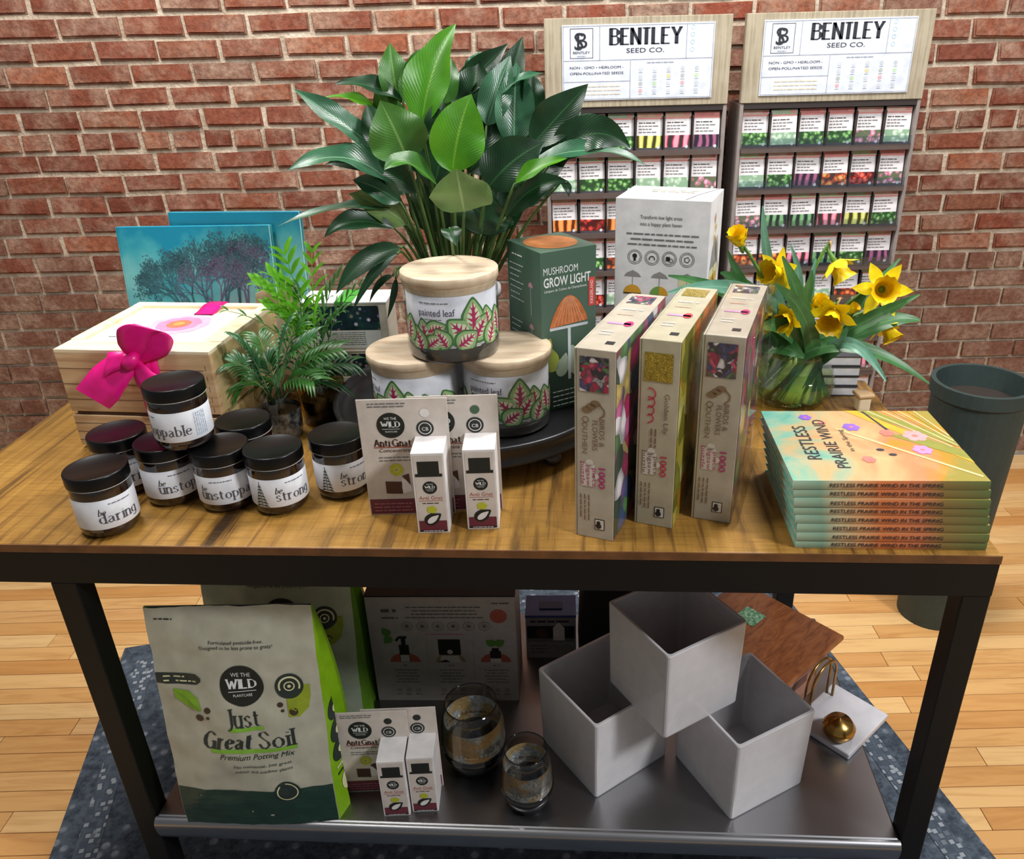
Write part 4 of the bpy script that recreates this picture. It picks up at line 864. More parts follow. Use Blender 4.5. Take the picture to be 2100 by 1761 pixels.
# ================================================================ leaves
def leaf_mat(name, dark, mid, rib, rough=.3, trans=.12, veins=21.0):
    t = NT(name); uv = t.node('ShaderNodeUVMap'); sp = t.node('ShaderNodeSeparateXYZ'); t.link(uv.outputs[0], sp.inputs[0])
    ab = t.node('ShaderNodeMath', operation='ABSOLUTE'); t.link(sp.outputs[1], ab.inputs[0])
    mm = t.node('ShaderNodeMath', operation='MULTIPLY_ADD'); mm.inputs[1].default_value = -.32; t.link(ab.outputs[0], mm.inputs[0]); t.link(sp.outputs[0], mm.inputs[2])
    ms = t.node('ShaderNodeMath', operation='MULTIPLY'); ms.inputs[1].default_value = veins * 2 * PI; t.link(mm.outputs[0], ms.inputs[0])
    sn = t.node('ShaderNodeMath', operation='SINE'); t.link(ms.outputs[0], sn.inputs[0])
    v = t.coord(rnd=4); n1 = t.noise(v, 25, 3)
    c = t.ramp(n1.outputs['Fac'], [(.3, dark), (.7, mid)]); vr = t.ramp(sn.outputs[0], [(.0, (0, 0, 0, 1)), (.95, (.09, .09, .09, 1))]); c = t.mix(vr, c, rib)
    c = t.mix(t.ramp(ab.outputs[0], [(.02, (.6, .6, .6, 1)), (.06, (0, 0, 0, 1))]), c, rib); t.base(c); t.set(Roughness=rough, Specular_IOR_Level=.5); t.bump(sn.outputs[0], .12, .0009)
    tl = t.node('ShaderNodeBsdfTranslucent'); t.link(t.mix(.5, c, rib), tl.inputs[0]); mx = t.node('ShaderNodeMixShader'); mx.inputs[0].default_value = trans
    t.link(t.b.outputs[0], mx.inputs[1]); t.link(tl.outputs[0], mx.inputs[2]); t.link(mx.outputs[0], t.out.inputs['Surface']); return t.m
LDK = leaf_mat('lily_leaf_dark', '#0d2915', '#183e20', '#3a6a3a', .34, .10); LMD = leaf_mat('lily_leaf_mid', '#2a5a1c', '#3a7424', '#78a848', .35, .22); LBR = leaf_mat('lily_leaf_backlit', '#3a7c0e', '#4c9614', '#8cc23c', .36, .32)  # bright green has backlight painted in; dark also paints shade between leaves
LOL = leaf_mat('lily_leaf_olive', '#2f5a1a', '#407424', '#84a858', .4, .2); LPA = leaf_mat('lily_leaf_pale', '#4f6c36', '#64823f', '#9cb578', .45, .2); LGY = leaf_mat('lily_leaf_sheen', '#1c4a30', '#2f6444', '#86ab88', .3, .08)  # LGY: reflected sheen put into the green as grey
STEMG = M('lily_stem', '#48642c', .5, var=.15)
def leaf_mesh(path, W, nrm, mat, fold=.25, wave=.06, seed=0, prof=None, m=7, twist=0.0):
    R = random.Random(seed); n = len(path); rows = []; uvs = []; ph = R.uniform(0, 6)
    for i, p in enumerate(path):
        t = i / (n - 1); d = (path[min(i + 1, n - 1)] - path[max(i - 1, 0)]).normalized(); N = (Vector(nrm) - d * Vector(nrm).dot(d)).normalized()
        if twist: N = Matrix.Rotation(twist * t, 3, d) @ N
        s = d.cross(N); w = W * (prof(t) if prof else (1.93 * t ** .72 * max(0.0, 1 - t) ** 1.08))
        row = []; ur = []
        for j in range(m):
            q = -1 + 2 * j / (m - 1); row.append(p + s * (q * w / 2) + N * (fold * w * .5 * abs(q) ** 1.3 + wave * w * math.sin(t * 11 + ph + q * 1.5) * q * q)); ur.append((t, q))
        rows.append(row); uvs.append(ur)
    mb = MB(); mb.sm = True; mb.use(mat); mb.grid(rows, uv=uvs); return mb
CAMN = Vector((0, -.86, .5))
# ---- peace lily
lily = thing('peace_lily', 'large peace lily with broad glossy leaves in a pale pot behind the candles', 'plant', (-.16, 1.512, TRZ))
L0 = Vector((-.16, 1.512, TRZ)); m = MB(); m.sm = True; m.use(M('pale_pot', '#b9bcc0', .4)).lathe([(.058, 0), (.062, .004), (.078, .17), (.084, .172), (.084, .186), (.077, .186), (.075, .17), (0, .168)], 40, cap1=False); m.build('pot', None, lily)
m = MB(); m.use(M('potting_soil', '#2b221a', .95, bump=.5)).lathe([(.0748, .171), (.04, .177), (0, .179)], 24, cap0=False, cap1=False); m.build('soil', None, lily)
Z1 = lambda x, y: (560 + x / 2.692, 20 + y / 2.692)
# base, control, tip (zoomed picture points), distances base/tip, width m, normal, material, fold, petiole?
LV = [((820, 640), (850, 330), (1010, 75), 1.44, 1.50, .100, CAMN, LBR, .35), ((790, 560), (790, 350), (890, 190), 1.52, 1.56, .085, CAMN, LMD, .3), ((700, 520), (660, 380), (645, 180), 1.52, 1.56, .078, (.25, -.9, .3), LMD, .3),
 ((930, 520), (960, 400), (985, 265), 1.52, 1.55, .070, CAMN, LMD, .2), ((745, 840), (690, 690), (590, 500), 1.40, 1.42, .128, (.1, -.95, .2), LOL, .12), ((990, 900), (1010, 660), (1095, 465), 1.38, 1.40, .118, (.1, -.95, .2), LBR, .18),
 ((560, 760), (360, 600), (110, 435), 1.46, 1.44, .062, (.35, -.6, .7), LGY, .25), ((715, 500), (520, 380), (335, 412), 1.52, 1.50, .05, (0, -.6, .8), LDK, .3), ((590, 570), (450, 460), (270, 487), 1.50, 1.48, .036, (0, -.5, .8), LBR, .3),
 ((660, 970), (420, 700), (75, 890), 1.44, 1.38, .082, (-.2, -.45, .85), LGY, .22), ((790, 1015), (560, 800), (285, 855), 1.46, 1.42, .068, (0, -.7, .6), LDK, .3), ((905, 970), (720, 760), (612, 885), 1.40, 1.34, .058, (-.2, -.5, .8), LMD, .3),
 ((1055, 1115), (1035, 1000), (1010, 875), 1.36, 1.33, .135, (0, -.98, -.1), LPA, .10), ((1185, 985), (1300, 820), (1500, 730), 1.40, 1.42, .112, (-.1, -.9, .4), LDK, .15), ((1240, 760), (1290, 420), (1380, 145), 1.50, 1.54, .085, CAMN, LDK, .3),
 ((1330, 760), (1330, 500), (1345, 290), 1.47, 1.52, .09, (.1, -.9, .35), LGY, .2), ((1000, 490), (1120, 350), (1300, 185), 1.54, 1.56, .062, CAMN, LDK, .3), ((1090, 390), (1100, 300), (1145, 230), 1.57, 1.58, .04, CAMN, LGY, .2),
 ((1235, 480), (1340, 360), (1495, 350), 1.50, 1.50, .034, (0, -.4, .9), LGY, .2), ((1430, 745), (1560, 600), (1740, 408), 1.45, 1.46, .088, (-.2, -.9, .4), LDK, .22), ((1545, 810), (1680, 600), (1835, 610), 1.48, 1.48, .07, (0, -.7, .7), LDK, .25),
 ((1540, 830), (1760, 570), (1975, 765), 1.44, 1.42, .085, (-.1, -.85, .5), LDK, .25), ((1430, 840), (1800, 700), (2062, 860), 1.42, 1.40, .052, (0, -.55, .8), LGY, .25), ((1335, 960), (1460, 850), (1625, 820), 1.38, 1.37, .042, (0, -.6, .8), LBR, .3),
 ((1285, 1145), (1420, 930), (1625, 945), 1.42, 1.40, .062, (.1, -.7, .5), LDK, .3), ((1590, 950), (1630, 960), (1632, 1035), 1.41, 1.39, .022, (.2, -.8, .4), LDK, .2), ((735, 1185), (600, 1060), (415, 1015), 1.45, 1.42, .070, (-.1, -.8, .55), LPA, .2),
 ((660, 1095), (380, 1040), (25, 1195), 1.44, 1.38, .042, (0, -.4, .9), LGY, .2), ((670, 1205), (400, 1110), (283, 1258), 1.42, 1.38, .052, (0, -.6, .8), LDK, .3), ((1110, 1240), (1150, 1120), (1210, 990), 1.44, 1.45, .11, (0, -.9, .4), LDK, .2),
 ((1180, 1235), (1230, 1100), (1250, 960), 1.46, 1.48, .10, (.2, -.9, .3), LDK, .2), ((880, 1000), (930, 830), (960, 640), 1.46, 1.48, .10, (0, -.9, .4), LDK, .2), ((1080, 900), (1180, 760), (1190, 600), 1.46, 1.50, .11, (0, -.9, .3), LDK, .2), ((850, 760), (900, 640), (940, 500), 1.48, 1.50, .085, CAMN, LDK, .2),
 ((975, 1205), (985, 1220), (1012, 1302), 1.30, 1.265, .042, (0, -.5, .85), LDK, .2), ((1120, 640), (1220, 480), (1250, 330), 1.52, 1.56, .09, CAMN, LDK, .2), ((760, 1010), (640, 900), (500, 960), 1.50, 1.52, .07, (0, -.8, .5), LDK, .25),
 ((1000, 1240), (1010, 1080), (1060, 900), 1.50, 1.53, .12, (0, -.9, .3), LDK, .2), ((1150, 1240), (1160, 1140), (1180, 1010), 1.43, 1.44, .12, (-.1, -.95, .2), LDK, .15), ((1230, 1200), (1300, 1060), (1400, 900), 1.47, 1.49, .09, (-.1, -.9, .3), LDK, .2), ((900, 1230), (870, 1080), (800, 900), 1.52, 1.55, .10, (0, -.9, .3), LDK, .2),
 ((800, 900), (780, 720), (720, 560), 1.49, 1.52, .10, CAMN, LDK, .2), ((1280, 900), (1400, 720), (1480, 560), 1.49, 1.52, .10, CAMN, LDK, .2), ((1100, 860), (1090, 700), (1060, 540), 1.50, 1.53, .11, CAMN, LDK, .2), ((1400, 980), (1520, 860), (1640, 820), 1.46, 1.46, .07, (0, -.8, .5), LDK, .2), ((620, 900), (500, 780), (380, 790), 1.47, 1.46, .06, (0, -.6, .7), LMD, .2),
 ((900, 600), (930, 420), (900, 240), 1.53, 1.56, .08, CAMN, LMD, .25), ((1050, 620), (1120, 420), (1130, 270), 1.52, 1.55, .09, CAMN, LDK, .25), ((1180, 640), (1230, 450), (1310, 250), 1.48, 1.52, .075, (.1, -.9, .4), LGY, .3), ((640, 760), (560, 640), (520, 520), 1.46, 1.47, .075, CAMN, LDK, .25), ((1480, 820), (1600, 720), (1700, 560), 1.47, 1.48, .08, (-.1, -.9, .4), LDK, .25), ((700, 700), (640, 560), (560, 440), 1.50, 1.52, .07, CAMN, LMD, .25),
 ((1360, 640), (1440, 480), (1420, 330), 1.50, 1.54, .07, CAMN, LDK, .3), ((700, 1060), (560, 960), (440, 940), 1.43, 1.41, .06, (-.1, -.7, .6), LGY, .25), ((1350, 1080), (1450, 1000), (1560, 990), 1.43, 1.42, .05, (.1, -.7, .6), LDK, .25), ((960, 780), (900, 640), (880, 520), 1.42, 1.44, .07, (-.2, -.9, .2), LDK, .2)]
for q, (b, c, tp, yb, yt, W, N, mt, fo) in enumerate(LV):
    A, B, T = at(*Z1(*b), yb) - L0, at(*Z1(*c), (yb + yt) / 2 - .01) - L0, at(*Z1(*tp), yt) - L0
    lf = leaf_mesh(bez(A, B, T, 18), W * 1.34, N, mt, fo * 1.3, .09, q, twist=((q * 37) % 11 - 5) * .07).build('leaf', None, lily)
    root = Vector((max(-.05, min(.05, A.x * .35)), max(-.05, min(.045, A.y * .3)), .172)); d = (B - A)
    mid = root.lerp(A, .55) + Vector((0, 0, .03 if A.z > .25 else .02)); MB_ = MB(); MB_.sm = True; MB_.use(STEMG).tube(bez(root, mid, A, 7), [.0042, .0038, .0034, .003, .0027, .0024, .002], 6); MB_.build('petiole', None, lily)
DR = [((822, 508), (740, 520), (688, 604), 1.40, 1.36, .075, (-.2, -.8, .6), LDK), ((815, 520), (765, 545), (722, 640), 1.38, 1.35, .036, (-.3, -.8, .4), LDK), ((806, 565), (775, 570), (757, 622), 1.39, 1.37, .022, (-.2, -.9, .3), LDK), ((812, 570), (812, 600), (794, 655), 1.39, 1.37, .022, (-.2, -.9, .2), LDK)]
for q, (b, c, tp, yb, yt, W, N, mt) in enumerate(DR):
    A, B, T = at(*b, yb) - L0, at(*c, (yb + yt) / 2) - L0, at(*tp, yt) - L0
    leaf_mesh(bez(A, B, T, 12), W, N, mt, .25, .05, 70 + q).build('leaf', None, lily)
    root = Vector((-.045, -.03, .172)); m = MB(); m.sm = True; m.use(STEMG).tube(bez(root, root.lerp(A, .5) + Vector((-.02, 0, .07)), A, 7), .0024, 6); m.build('petiole', None, lily)

# ---- small palms in smoked vases
SMK = shell('smoked_glass', '#d8d2c8', .03, .03, '#b8b0a4'); SMK2 = shell('amber_smoked_glass', '#d2c090', .03, .03, '#a8925e')
t = NT('mercury_silver'); v = t.coord(); vo = t.node('ShaderNodeTexVoronoi'); vo.inputs['Scale'].default_value = 90; t.link(v, vo.inputs['Vector']); n1 = t.noise(v, 45, 4, .7)
t.base(t.ramp(n1.outputs['Fac'], [(.35, '#14161a'), (.48, '#7c8794'), (.6, '#c3ccd6'), (.75, '#39404a')])); t.set(Metallic=.4, Roughness=.25); t.bump(vo.outputs['Distance'], .4, .002); MERC = t.m
WATERD = M('dark_water', '#14130f', .1)
def frond(base, ctrl, tip, n, L, W, mat, parent, seed, droop=.3):
    R = random.Random(seed); path = bez(base, ctrl, tip, 12); m = MB(); m.sm = True; m.use(mat); m.tube(path, [.0016 - .0001 * i for i in range(12)], 5)
    for fi in range(len(m.f)): m.uv[fi] = [(0, 0)] * len(m.f[fi])
    for k in range(n):
        t = .38 + .62 * k / (n - 1); i = min(10, int(t * 11)); p = path[i].lerp(path[i + 1], t * 11 - i); d = (path[i + 1] - path[i]).normalized(); up = Vector((0, -.3, 1)); s = d.cross(up).normalized()
        for sd in (-1, 1):
            l = L * (1 - .35 * abs(t - .6) * 2) * R.uniform(.85, 1.1); dr = (s * sd * .8 + d * (.55 + .4 * t) + Vector((0, 0, .25))).normalized()
            tp = p + dr * l + Vector((0, 0, -droop * l)); mid = p + dr * l * .5 + Vector((0, 0, .08 * l))
            g = leaf_mesh(bez(p, mid, tp, 6), W, (0, -.5, .85), mat, .3, 0, seed * 40 + k, m=3); b0 = len(m.v); m.v += g.v
            for fi, f in enumerate(g.f): m.uv[len(m.f)] = g.uv[fi]; m.face([b0 + x for x in f])
    return m.build('frond', None, parent)
PBR = leaf_mat('palm_bright', '#4a9a14', '#66b81e', '#98d83a', .4, .35, 2); PMD = leaf_mat('palm_mid', '#245c1c', '#3a7a2a', '#86b070', .35, .2, 2); PDK = leaf_mat('palm_deep', '#1c4a20', '#2f6a34', '#7fa882', .35, .15, 2)
def vase_thing(name, label, c, prof, mat, inner, mercury):
    v = thing(name, label, 'vase', c); m = MB(); m.sm = True; m.use(mat).lathe(prof, 40, cap1=False); m.build('glass', None, v)
    if mercury:
        hi = mercury; m = MB(); m.sm = True; m.use(MERC).lathe([(r * .965, z) for r, z in prof if z <= hi] , 40, cap0=False, cap1=False); m.build('silvered_lining', None, v)
    if inner: m = MB(); m.use(WATERD).lathe([(prof[1][0] * .9, .012), (prof[2][0] * .9, inner)], 32); m.build('water', None, v)
    return v
V1 = (-.487, 1.352, TZ); V2 = (-.425, 1.425, TZ)
vase_thing('glass_vase', 'silvered smoked glass vase holding the low bushy palm', V1, [(.030, 0), (.036, .003), (.039, .03), (.040, .06), (.038, .09), (.034, .112)], SMK, .055, .085)
vase_thing('glass_vase', 'taller amber smoked glass vase holding the tall palm, beside the tray', V2, [(.032, 0), (.040, .003), (.045, .04), (.044, .08), (.036, .115), (.030, .135)], SMK2, .05, None)
p1 = thing('palm_plant', 'low bushy palm with narrow spreading leaves in the silvered vase', 'plant', V1); O = Vector(V1)
R = random.Random(4)
for q, (tx, ty, ld, mt) in enumerate([((490, 700), 0, .05, PDK), ((478, 745), 0, .05, PDK), ((500, 790), 0, .05, PMD), ((560, 790), 0, .05, PMD), ((530, 690), 0, .05, PMD), ((585, 670), 0, .05, PDK), ((640, 690), 0, .05, PDK), ((690, 715), 0, .05, PMD), ((715, 745), 0, .05, PDK), ((690, 785), 0, .05, PDK), ((640, 780), 0, .05, PMD), ((605, 720), 0, .05, PMD), ((545, 740), 0, .05, PDK), ((660, 740), 0, .05, PMD), ((620, 650), 0, .05, PMD)]):
    T = at(*tx, 1.30 + (q % 5) * .025) - O; base = Vector((R.uniform(-.01, .01), R.uniform(-.01, .01), .07)); cx_ = base.lerp(T, .45) + Vector((0, 0, .045))
    frond(base, cx_, T, 10, .058, .0095, mt, p1, 100 + q, .35)
p2 = thing('palm_plant', 'tall bright green palm rising in front of the teal books', 'plant', V2); O = Vector(V2)
for q, (tx, yy, L, W, mt, n) in enumerate([((585, 525), 1.40, .06, .019, PBR, 7), ((535, 590), 1.36, .065, .020, PBR, 6), ((640, 520), 1.45, .05, .014, PBR, 6), ((560, 570), 1.38, .06, .018, PBR, 7), ((470, 638), 1.33, .035, .007, PMD, 5), ((690, 575), 1.40, .055, .010, PMD, 7), ((735, 590), 1.42, .05, .008, PMD, 7), ((700, 640), 1.38, .045, .009, PMD, 6), ((560, 640), 1.36, .06, .018, PBR, 6), ((615, 600), 1.40, .05, .011, PMD, 6), ((650, 610), 1.36, .045, .010, PBR, 6)]):
    T = at(*tx, yy) - O; base = Vector((R.uniform(-.01, .01), R.uniform(-.01, .01), .06)); cx_ = base.lerp(T, .55) + Vector((-T.x * .25, 0, .05))
    frond(base, cx_, T, n, L, W, mt, p2, 200 + q, .2)

# ---- daffodils
DLF = leaf_mat('daffodil_leaf', '#2c5a2c', '#437a42', '#6f9c6a', .4, .18, 3); DLF2 = leaf_mat('daffodil_leaf_blue', '#4a8068', '#6aa088', '#9cc4ac', .4, .2, 3); DST = M('daffodil_stem', '#5f8a3a', .45, var=.15)
DYP = M('daffodil_petal', '#f6de10', .45, var=.1, scale=60); DYC = M('daffodil_cup', '#f5cc06', .45, var=.12, scale=60); PAPR = M('papery_sheath', '#a98a5a', .7)
SHTH = M('leaf_sheath_green', '#8fae5a', .45, var=.12)
VC = Vector((.492, 1.462, TZ))
VGL = shell('clear_vase_glass', '#fbfdfb', .05, .02, '#f4f8f2')
vase = thing('flower_vase', 'squat clear glass vase of water holding the daffodils', 'vase', VC)
VPROF = [(.052, 0), (.064, .004), (.076, .022), (.080, .045), (.074, .068), (.062, .086), (.057, .098), (.060, .106), (.064, .110)]
m = MB(); m.sm = True; m.use(VGL).lathe(VPROF, 48, cap1=False); m.build('glass', None, vase)
m = MB(); m.sm = True; m.use(shell('vase_water', '#f0f6e0', .0, .02, '#e6f0cc')).lathe([(.050, .005), (.062, .008), (.073, .024), (.077, .045), (.071, .066), (.0, .066)], 40, cap1=False); m.build('water', None, vase)
def strap(t): return max(.02, 1.3 * (1 - max(0, t - .55) ** 2 * 4.3))
Z3 = lambda x, y: (1300 + x / 3.387, 400 + y / 3.387)
R = random.Random(12)
DAF = []
def daffodil(label, head_px, yh, face, size, leaves, closed=0.0, hang=True):
    d = thing('daffodil', label, 'flower', VC, group='daffodils in the vase'); size *= 1.18; Hd = at(*Z3(*head_px), yh) - VC; fc = Vector(face).normalized()
    a = R.uniform(0, 6.28); foot = Vector((.048 * math.cos(a), .048 * math.sin(a), .012)); neck = Vector((.034 * math.cos(a + 1.5), .034 * math.sin(a + 1.5), .095))
    back = Hd - fc * size * .55; top = back + Vector((0, 0, .012)); path = [foot.lerp(neck, t / 4) for t in range(4)] + bez(neck, neck.lerp(top, .6) + Vector((0, 0, .03)), top, 8) + [back, back.lerp(Hd, .5), Hd - fc * size * .02]
    m = MB(); m.sm = True; m.use(DST).tube(path, [.0032] * (len(path) - 3) + [.0036, .0045, .0065], 7); m.build('stem', None, d)
    m = MB(); m.sm = True; m.use(PAPR).tube([top, top + Vector((.004, 0, .004)), back.lerp(Hd, .2)], [.004, .003, .001], 6); m.build('sheath', None, d)
    u = fc.orthogonal().normalized(); w = fc.cross(u)
    rows = []; r0, r1, Lc = size * .22, size * .36, size * .75
    for i in range(8):
        t = i / 7; rr = r0 + (r1 - r0) * t + (size * .10 * max(0, t - .75) * 4) * (1 - closed); rows.append([Hd + fc * (-size * .05 + Lc * t) + (u * math.cos(k * PI / 12) + w * math.sin(k * PI / 12)) * (rr * (1 + (.09 * math.sin(k * 2.6) if t > .8 else 0))) for k in range(24)])
    m = MB(); m.sm = True; m.use(DYC).grid(rows, True); m.face([k for k in range(24)][::-1]); m.build('trumpet', None, d)
    for k in range(6):
        a = k * PI / 3 + .2; dr = u * math.cos(a) + w * math.sin(a); b0 = Hd + dr * r0 * .7 - fc * size * .06; op = 1 - closed * .8
        g = leaf_mesh(bez(b0, b0 + dr * size * .4 * op + fc * size * (.05 + .35 * closed), b0 + dr * size * .85 * op + fc * size * ((.15 + (.05 if k % 2 else 0)) * op + .8 * closed), 8), size * .78, fc, DYP, .12, .05, k, m=5); g.build('petal', None, d)
    for q, (c_, t_, yt, wd, mt) in enumerate(leaves):
        a = R.uniform(0, 6.28); f0 = Vector((.056 * math.cos(a), .056 * math.sin(a), .014)); nk = Vector((.040 * math.cos(a + 1.2), .040 * math.sin(a + 1.2), .092)); T = at(*Z3(*t_), yt) - VC; Cc = at(*Z3(*c_), (1.44 + yt) / 2) - VC
        m = MB(); m.sm = True; m.use(SHTH).tube([f0.lerp(nk, k / 5) for k in range(6)] + [nk + Vector((0, 0, .012))], [.007, .008, .0085, .008, .007, .006, .003], 7); m.build('leaf_sheath', None, d); pth = [f0.lerp(nk, k / 4) for k in range(4)] + bez(nk, Cc, T, 14); leaf_mesh(pth, wd * 1.15, (R.uniform(-.3, .3), -.85, .45), mt, .25, .0, q, strap, 5, R.uniform(-.5, .5)).build('leaf', None, d)
daffodil('daffodil held highest, its closed cup beside the white lamp box', (735, 330), 1.40, (-.35, -.35, .8), .034, [((800, 800), (650, 385), 1.40, .017, DLF), ((900, 560), (895, 75), 1.47, .014, DLF2)], .75)
daffodil('daffodil with ruffled bloom turned toward the lamp box, leaf crossing it', (1000, 540), 1.42, (-.75, -.5, .2), .040, [((1180, 760), (1030, 425), 1.38, .022, DLF), ((1250, 800), (975, 615), 1.34, .020, DLF)])
daffodil('daffodil hanging face down from an arched stem above the vase', (1400, 470), 1.47, (.35, -.3, -.6), .044, [((1190, 700), (1265, 440), 1.48, .012, DLF2), ((1220, 640), (1085, 345), 1.48, .012, DLF2)], .35)
daffodil('daffodil with wide open face, farthest from the lamp box', (1722, 655), 1.44, (-.2, -.9, .25), .046, [((1450, 880), (1850, 440), 1.50, .019, DLF), ((1560, 900), (1985, 690), 1.40, .020, DLF)])
daffodil('daffodil low on the puzzle box side, half hidden by leaves', (1065, 850), 1.40, (-.5, -.6, -.1), .036, [((900, 480), (235, 680), 1.24, .020, DLF2), ((820, 640), (238, 560), 1.27, .018, DLF)], .3)
daffodil('daffodil low in the bunch, side view just above the vase centre', (1135, 800), 1.43, (.4, -.6, .1), .032, [((1040, 800), (860, 940), 1.36, .022, DLF), ((1000, 870), (880, 640), 1.38, .018, DLF)], .4)
daffodil('daffodil facing down in the middle of the bunch, over the vase mouth', (1385, 830), 1.40, (-.4, -.7, -.25), .044, [((1450, 860), (2052, 1310), 1.36, .020, DLF), ((1500, 850), (1752, 1292), 1.32, .016, DLF2)], .2)
daffodil('daffodil bud behind the tall central leaf', (1265, 770), 1.46, (.2, -.5, .6), .030, [((1210, 780), (1235, 520), 1.42, .016, DLF), ((1700, 800), (1990, 870), 1.44, .024, DLF)], .7)
daffodil('daffodil drooping below the wide open one, seen from behind leaves', (1750, 905), 1.46, (.3, -.5, -.6), .038, [((1420, 900), (1640, 640), 1.46, .018, DLF), ((960, 800), (880, 830), 1.42, .018, DLF)], .2)
daffodil('slender daffodil bud leaning among the leaves beside the open bloom', (1500, 810), 1.45, (.4, -.4, .7), .022, [((1000, 1000), (1180, 1130), 1.38, .03, DLF), ((740, 560), (600, 540), 1.38, .020, DLF)], .8)

# ================================================================ things on the steel shelf
SOILP = M('bag_paper', '#b3b19e', .4, var=.05, coat=.15); SOILP2 = M('bag_paper_sage', '#a9b59c', .42, coat=.15); LIMEG = M('bag_lime', '#7fae14', .4); BAGDK = M('bag_dark_green', '#1c3a30', .45); BINK = M('bag_ink', '#23302c', .5); BLK = M('bag_leaf', '#7fae2a', .5); BLK2 = M('bag_leaf_olive', '#8f9f24', .5); UNDER = M('bag_underline', '#7fb53a', .5)
def soil_bag(label, loc, yaw, W, Hh, D, paper, side, full):
    g = thing('soil_bag', label, 'bag', loc, yaw, 'potting soil bags')
    dep = lambda t: D * (1 - t ** 2.2) + .004; lean = lambda t: .055 * t ** 1.3
    def front(u, v, h=0):
        t = v / Hh; x = u / W; bul = .020 * math.sin(PI * max(0, min(1, x))) * math.sin(PI * min(1, t * .9 + .1)); nz = .006 * mnoise.noise(Vector((u * 14, v * 11, loc[0] * 9))) + .003 * mnoise.noise(Vector((u * 40, v * 30, 3)))
        return Vector((u, lean(t) - bul + nz - h, v))
    N, K = 40, 26; m = MB(); m.sm = True; m.use(paper)
    m.grid([[front(W * i / K, Hh * j / N) for i in range(K + 1)] for j in range(N + 1)]); m.build('front_panel', None, g)
    m = MB(); m.sm = True; m.use(paper); m.grid([[(W - W * i / 10, lean(j / N) + dep(j / N) + .01 * math.sin(PI * i / 10) * (1 - j / N), Hh * j / N) for i in range(11)] for j in range(N + 1)]); m.build('back_panel', None, g)
    for sx, X in ((1, W), (-1, 0)):
        m = MB(); m.sm = False; m.use(side); rows = []
        for j in range(N + 1):
            t = j / N; f = front(X, Hh * t); dd = dep(t); b = lean(t) + dd; cr = -.018 * math.sin(PI * min(1, t * 1.1)) * (1 - .3 * t)
            rows.append([(X, f.y, Hh * t), (X + sx * (.012 * (1 - t)), f.y + dd * .25, Hh * t), (X + sx * cr, (f.y + b) / 2, Hh * t), (X + sx * (.008 * (1 - t)), b - dd * .2, Hh * t), (X, b, Hh * t)])
        m.grid(rows); s = m.build('gusset', None, g)
    m = MB().use(BAGDK); m.box((.004, .01, .0), (W - .004, dep(0) - .004, .003)); m.build('bag_base', None, g)
    P = Print(front, .02, eps=.0006)
    P.text('Formulated pesticide-free.', W * .53, Hh * .855, .006, BINK, w=.088); P.text('Designed to be less prone to gnats*', W * .53, Hh * .835, .006, BINK, w=.120)
    P.micro(.016, Hh * .955, .03, .004, BINK, 'l')
    wild(P, W * .54, Hh * .69, .036)
    P.poly([(.001, Hh * .685), (.07, Hh * .685), (.078, Hh * .70), (.078, Hh * .715), (.07, Hh * .73), (.001, Hh * .73)], BINK, 1); P.micro(.014, Hh * .713, .036, .004, CRM, 'l', layer=2); P.micro(.014, Hh * .695, .055, .004, CRM, 'l', layer=2)
    cx_, cy_ = W * .82, Hh * .675; P.poly([(cx_ - .006, cy_ - .058), (cx_ + .012, cy_ - .058), (cx_ + .026, cy_ - .046), (cx_ + .032, cy_ - .022), (cx_ + .032, cy_ + .0), (cx_ - .006, cy_ - .004)], BLK2, 1)
    P.disc(cx_, cy_, .023, BINK, 2, n=28); P.ring(cx_, cy_, .018, .003, CRM, 3, n=22, a0=-.4, a1=PI + .4); P.ring(cx_, cy_, .009, .002, CRM, 3, n=18); P.disc(cx_, cy_, .003, CRM, 3, n=8)
    P.poly([(.028, Hh * .665), (.055, Hh * .66), (.07, Hh * .63), (.074, Hh * .58), (.05, Hh * .59), (.03, Hh * .625)], BLK, 1); P.line([(.03, Hh * .66), (.07, Hh * .585)], .0012, LIMEG, 2)
    for u, v, r in ((.084, .585, .0055), (.083, .552, .003), (.068, .548, .007), (W * .755, .60, .005), (W * .765, .573, .003), (W * .83, .565, .0075)): P.disc(u, Hh * v, r, M('seed_brown', '#3f2f20', .5), 1, n=14)
    if full:
        P.rect(W * .43, Hh * .497, W * .64, Hh * .515, UNDER, .6); P.rect(W * .29, Hh * .395, W * .82, Hh * .413, UNDER, .6)
        serif(P, 'Just', W * .425, Hh * .517, .034, BINK, w=.053, wt=.15, layer=1); serif(P, 'Great', W * .25, Hh * .415, .032, BINK, w=.080, wt=.24, shear=.22, layer=1); serif(P, 'Soil', W * .60, Hh * .415, .032, BINK, w=.056, wt=.14, layer=1)
        P.text('Premium Potting Mix', W * .80, Hh * .365, .011, BINK, 'r', w=.125, shear=.35)
        for k, tx in enumerate(('No nonsense, just great', 'indoor and outdoor plants')): P.text(tx, W * .77, Hh * (.325 - .028 * k), .006, BINK, 'r', w=.095)
        P.rect(.001, .001, W - .001, Hh * .20, BAGDK, .5); P.disc(W * .72, Hh * .19, .022, BINK, 1.5, n=24); P.ring(W * .72, Hh * .19, .018, .002, CRM, 2.5, n=20)
    P.build('front_print', g)
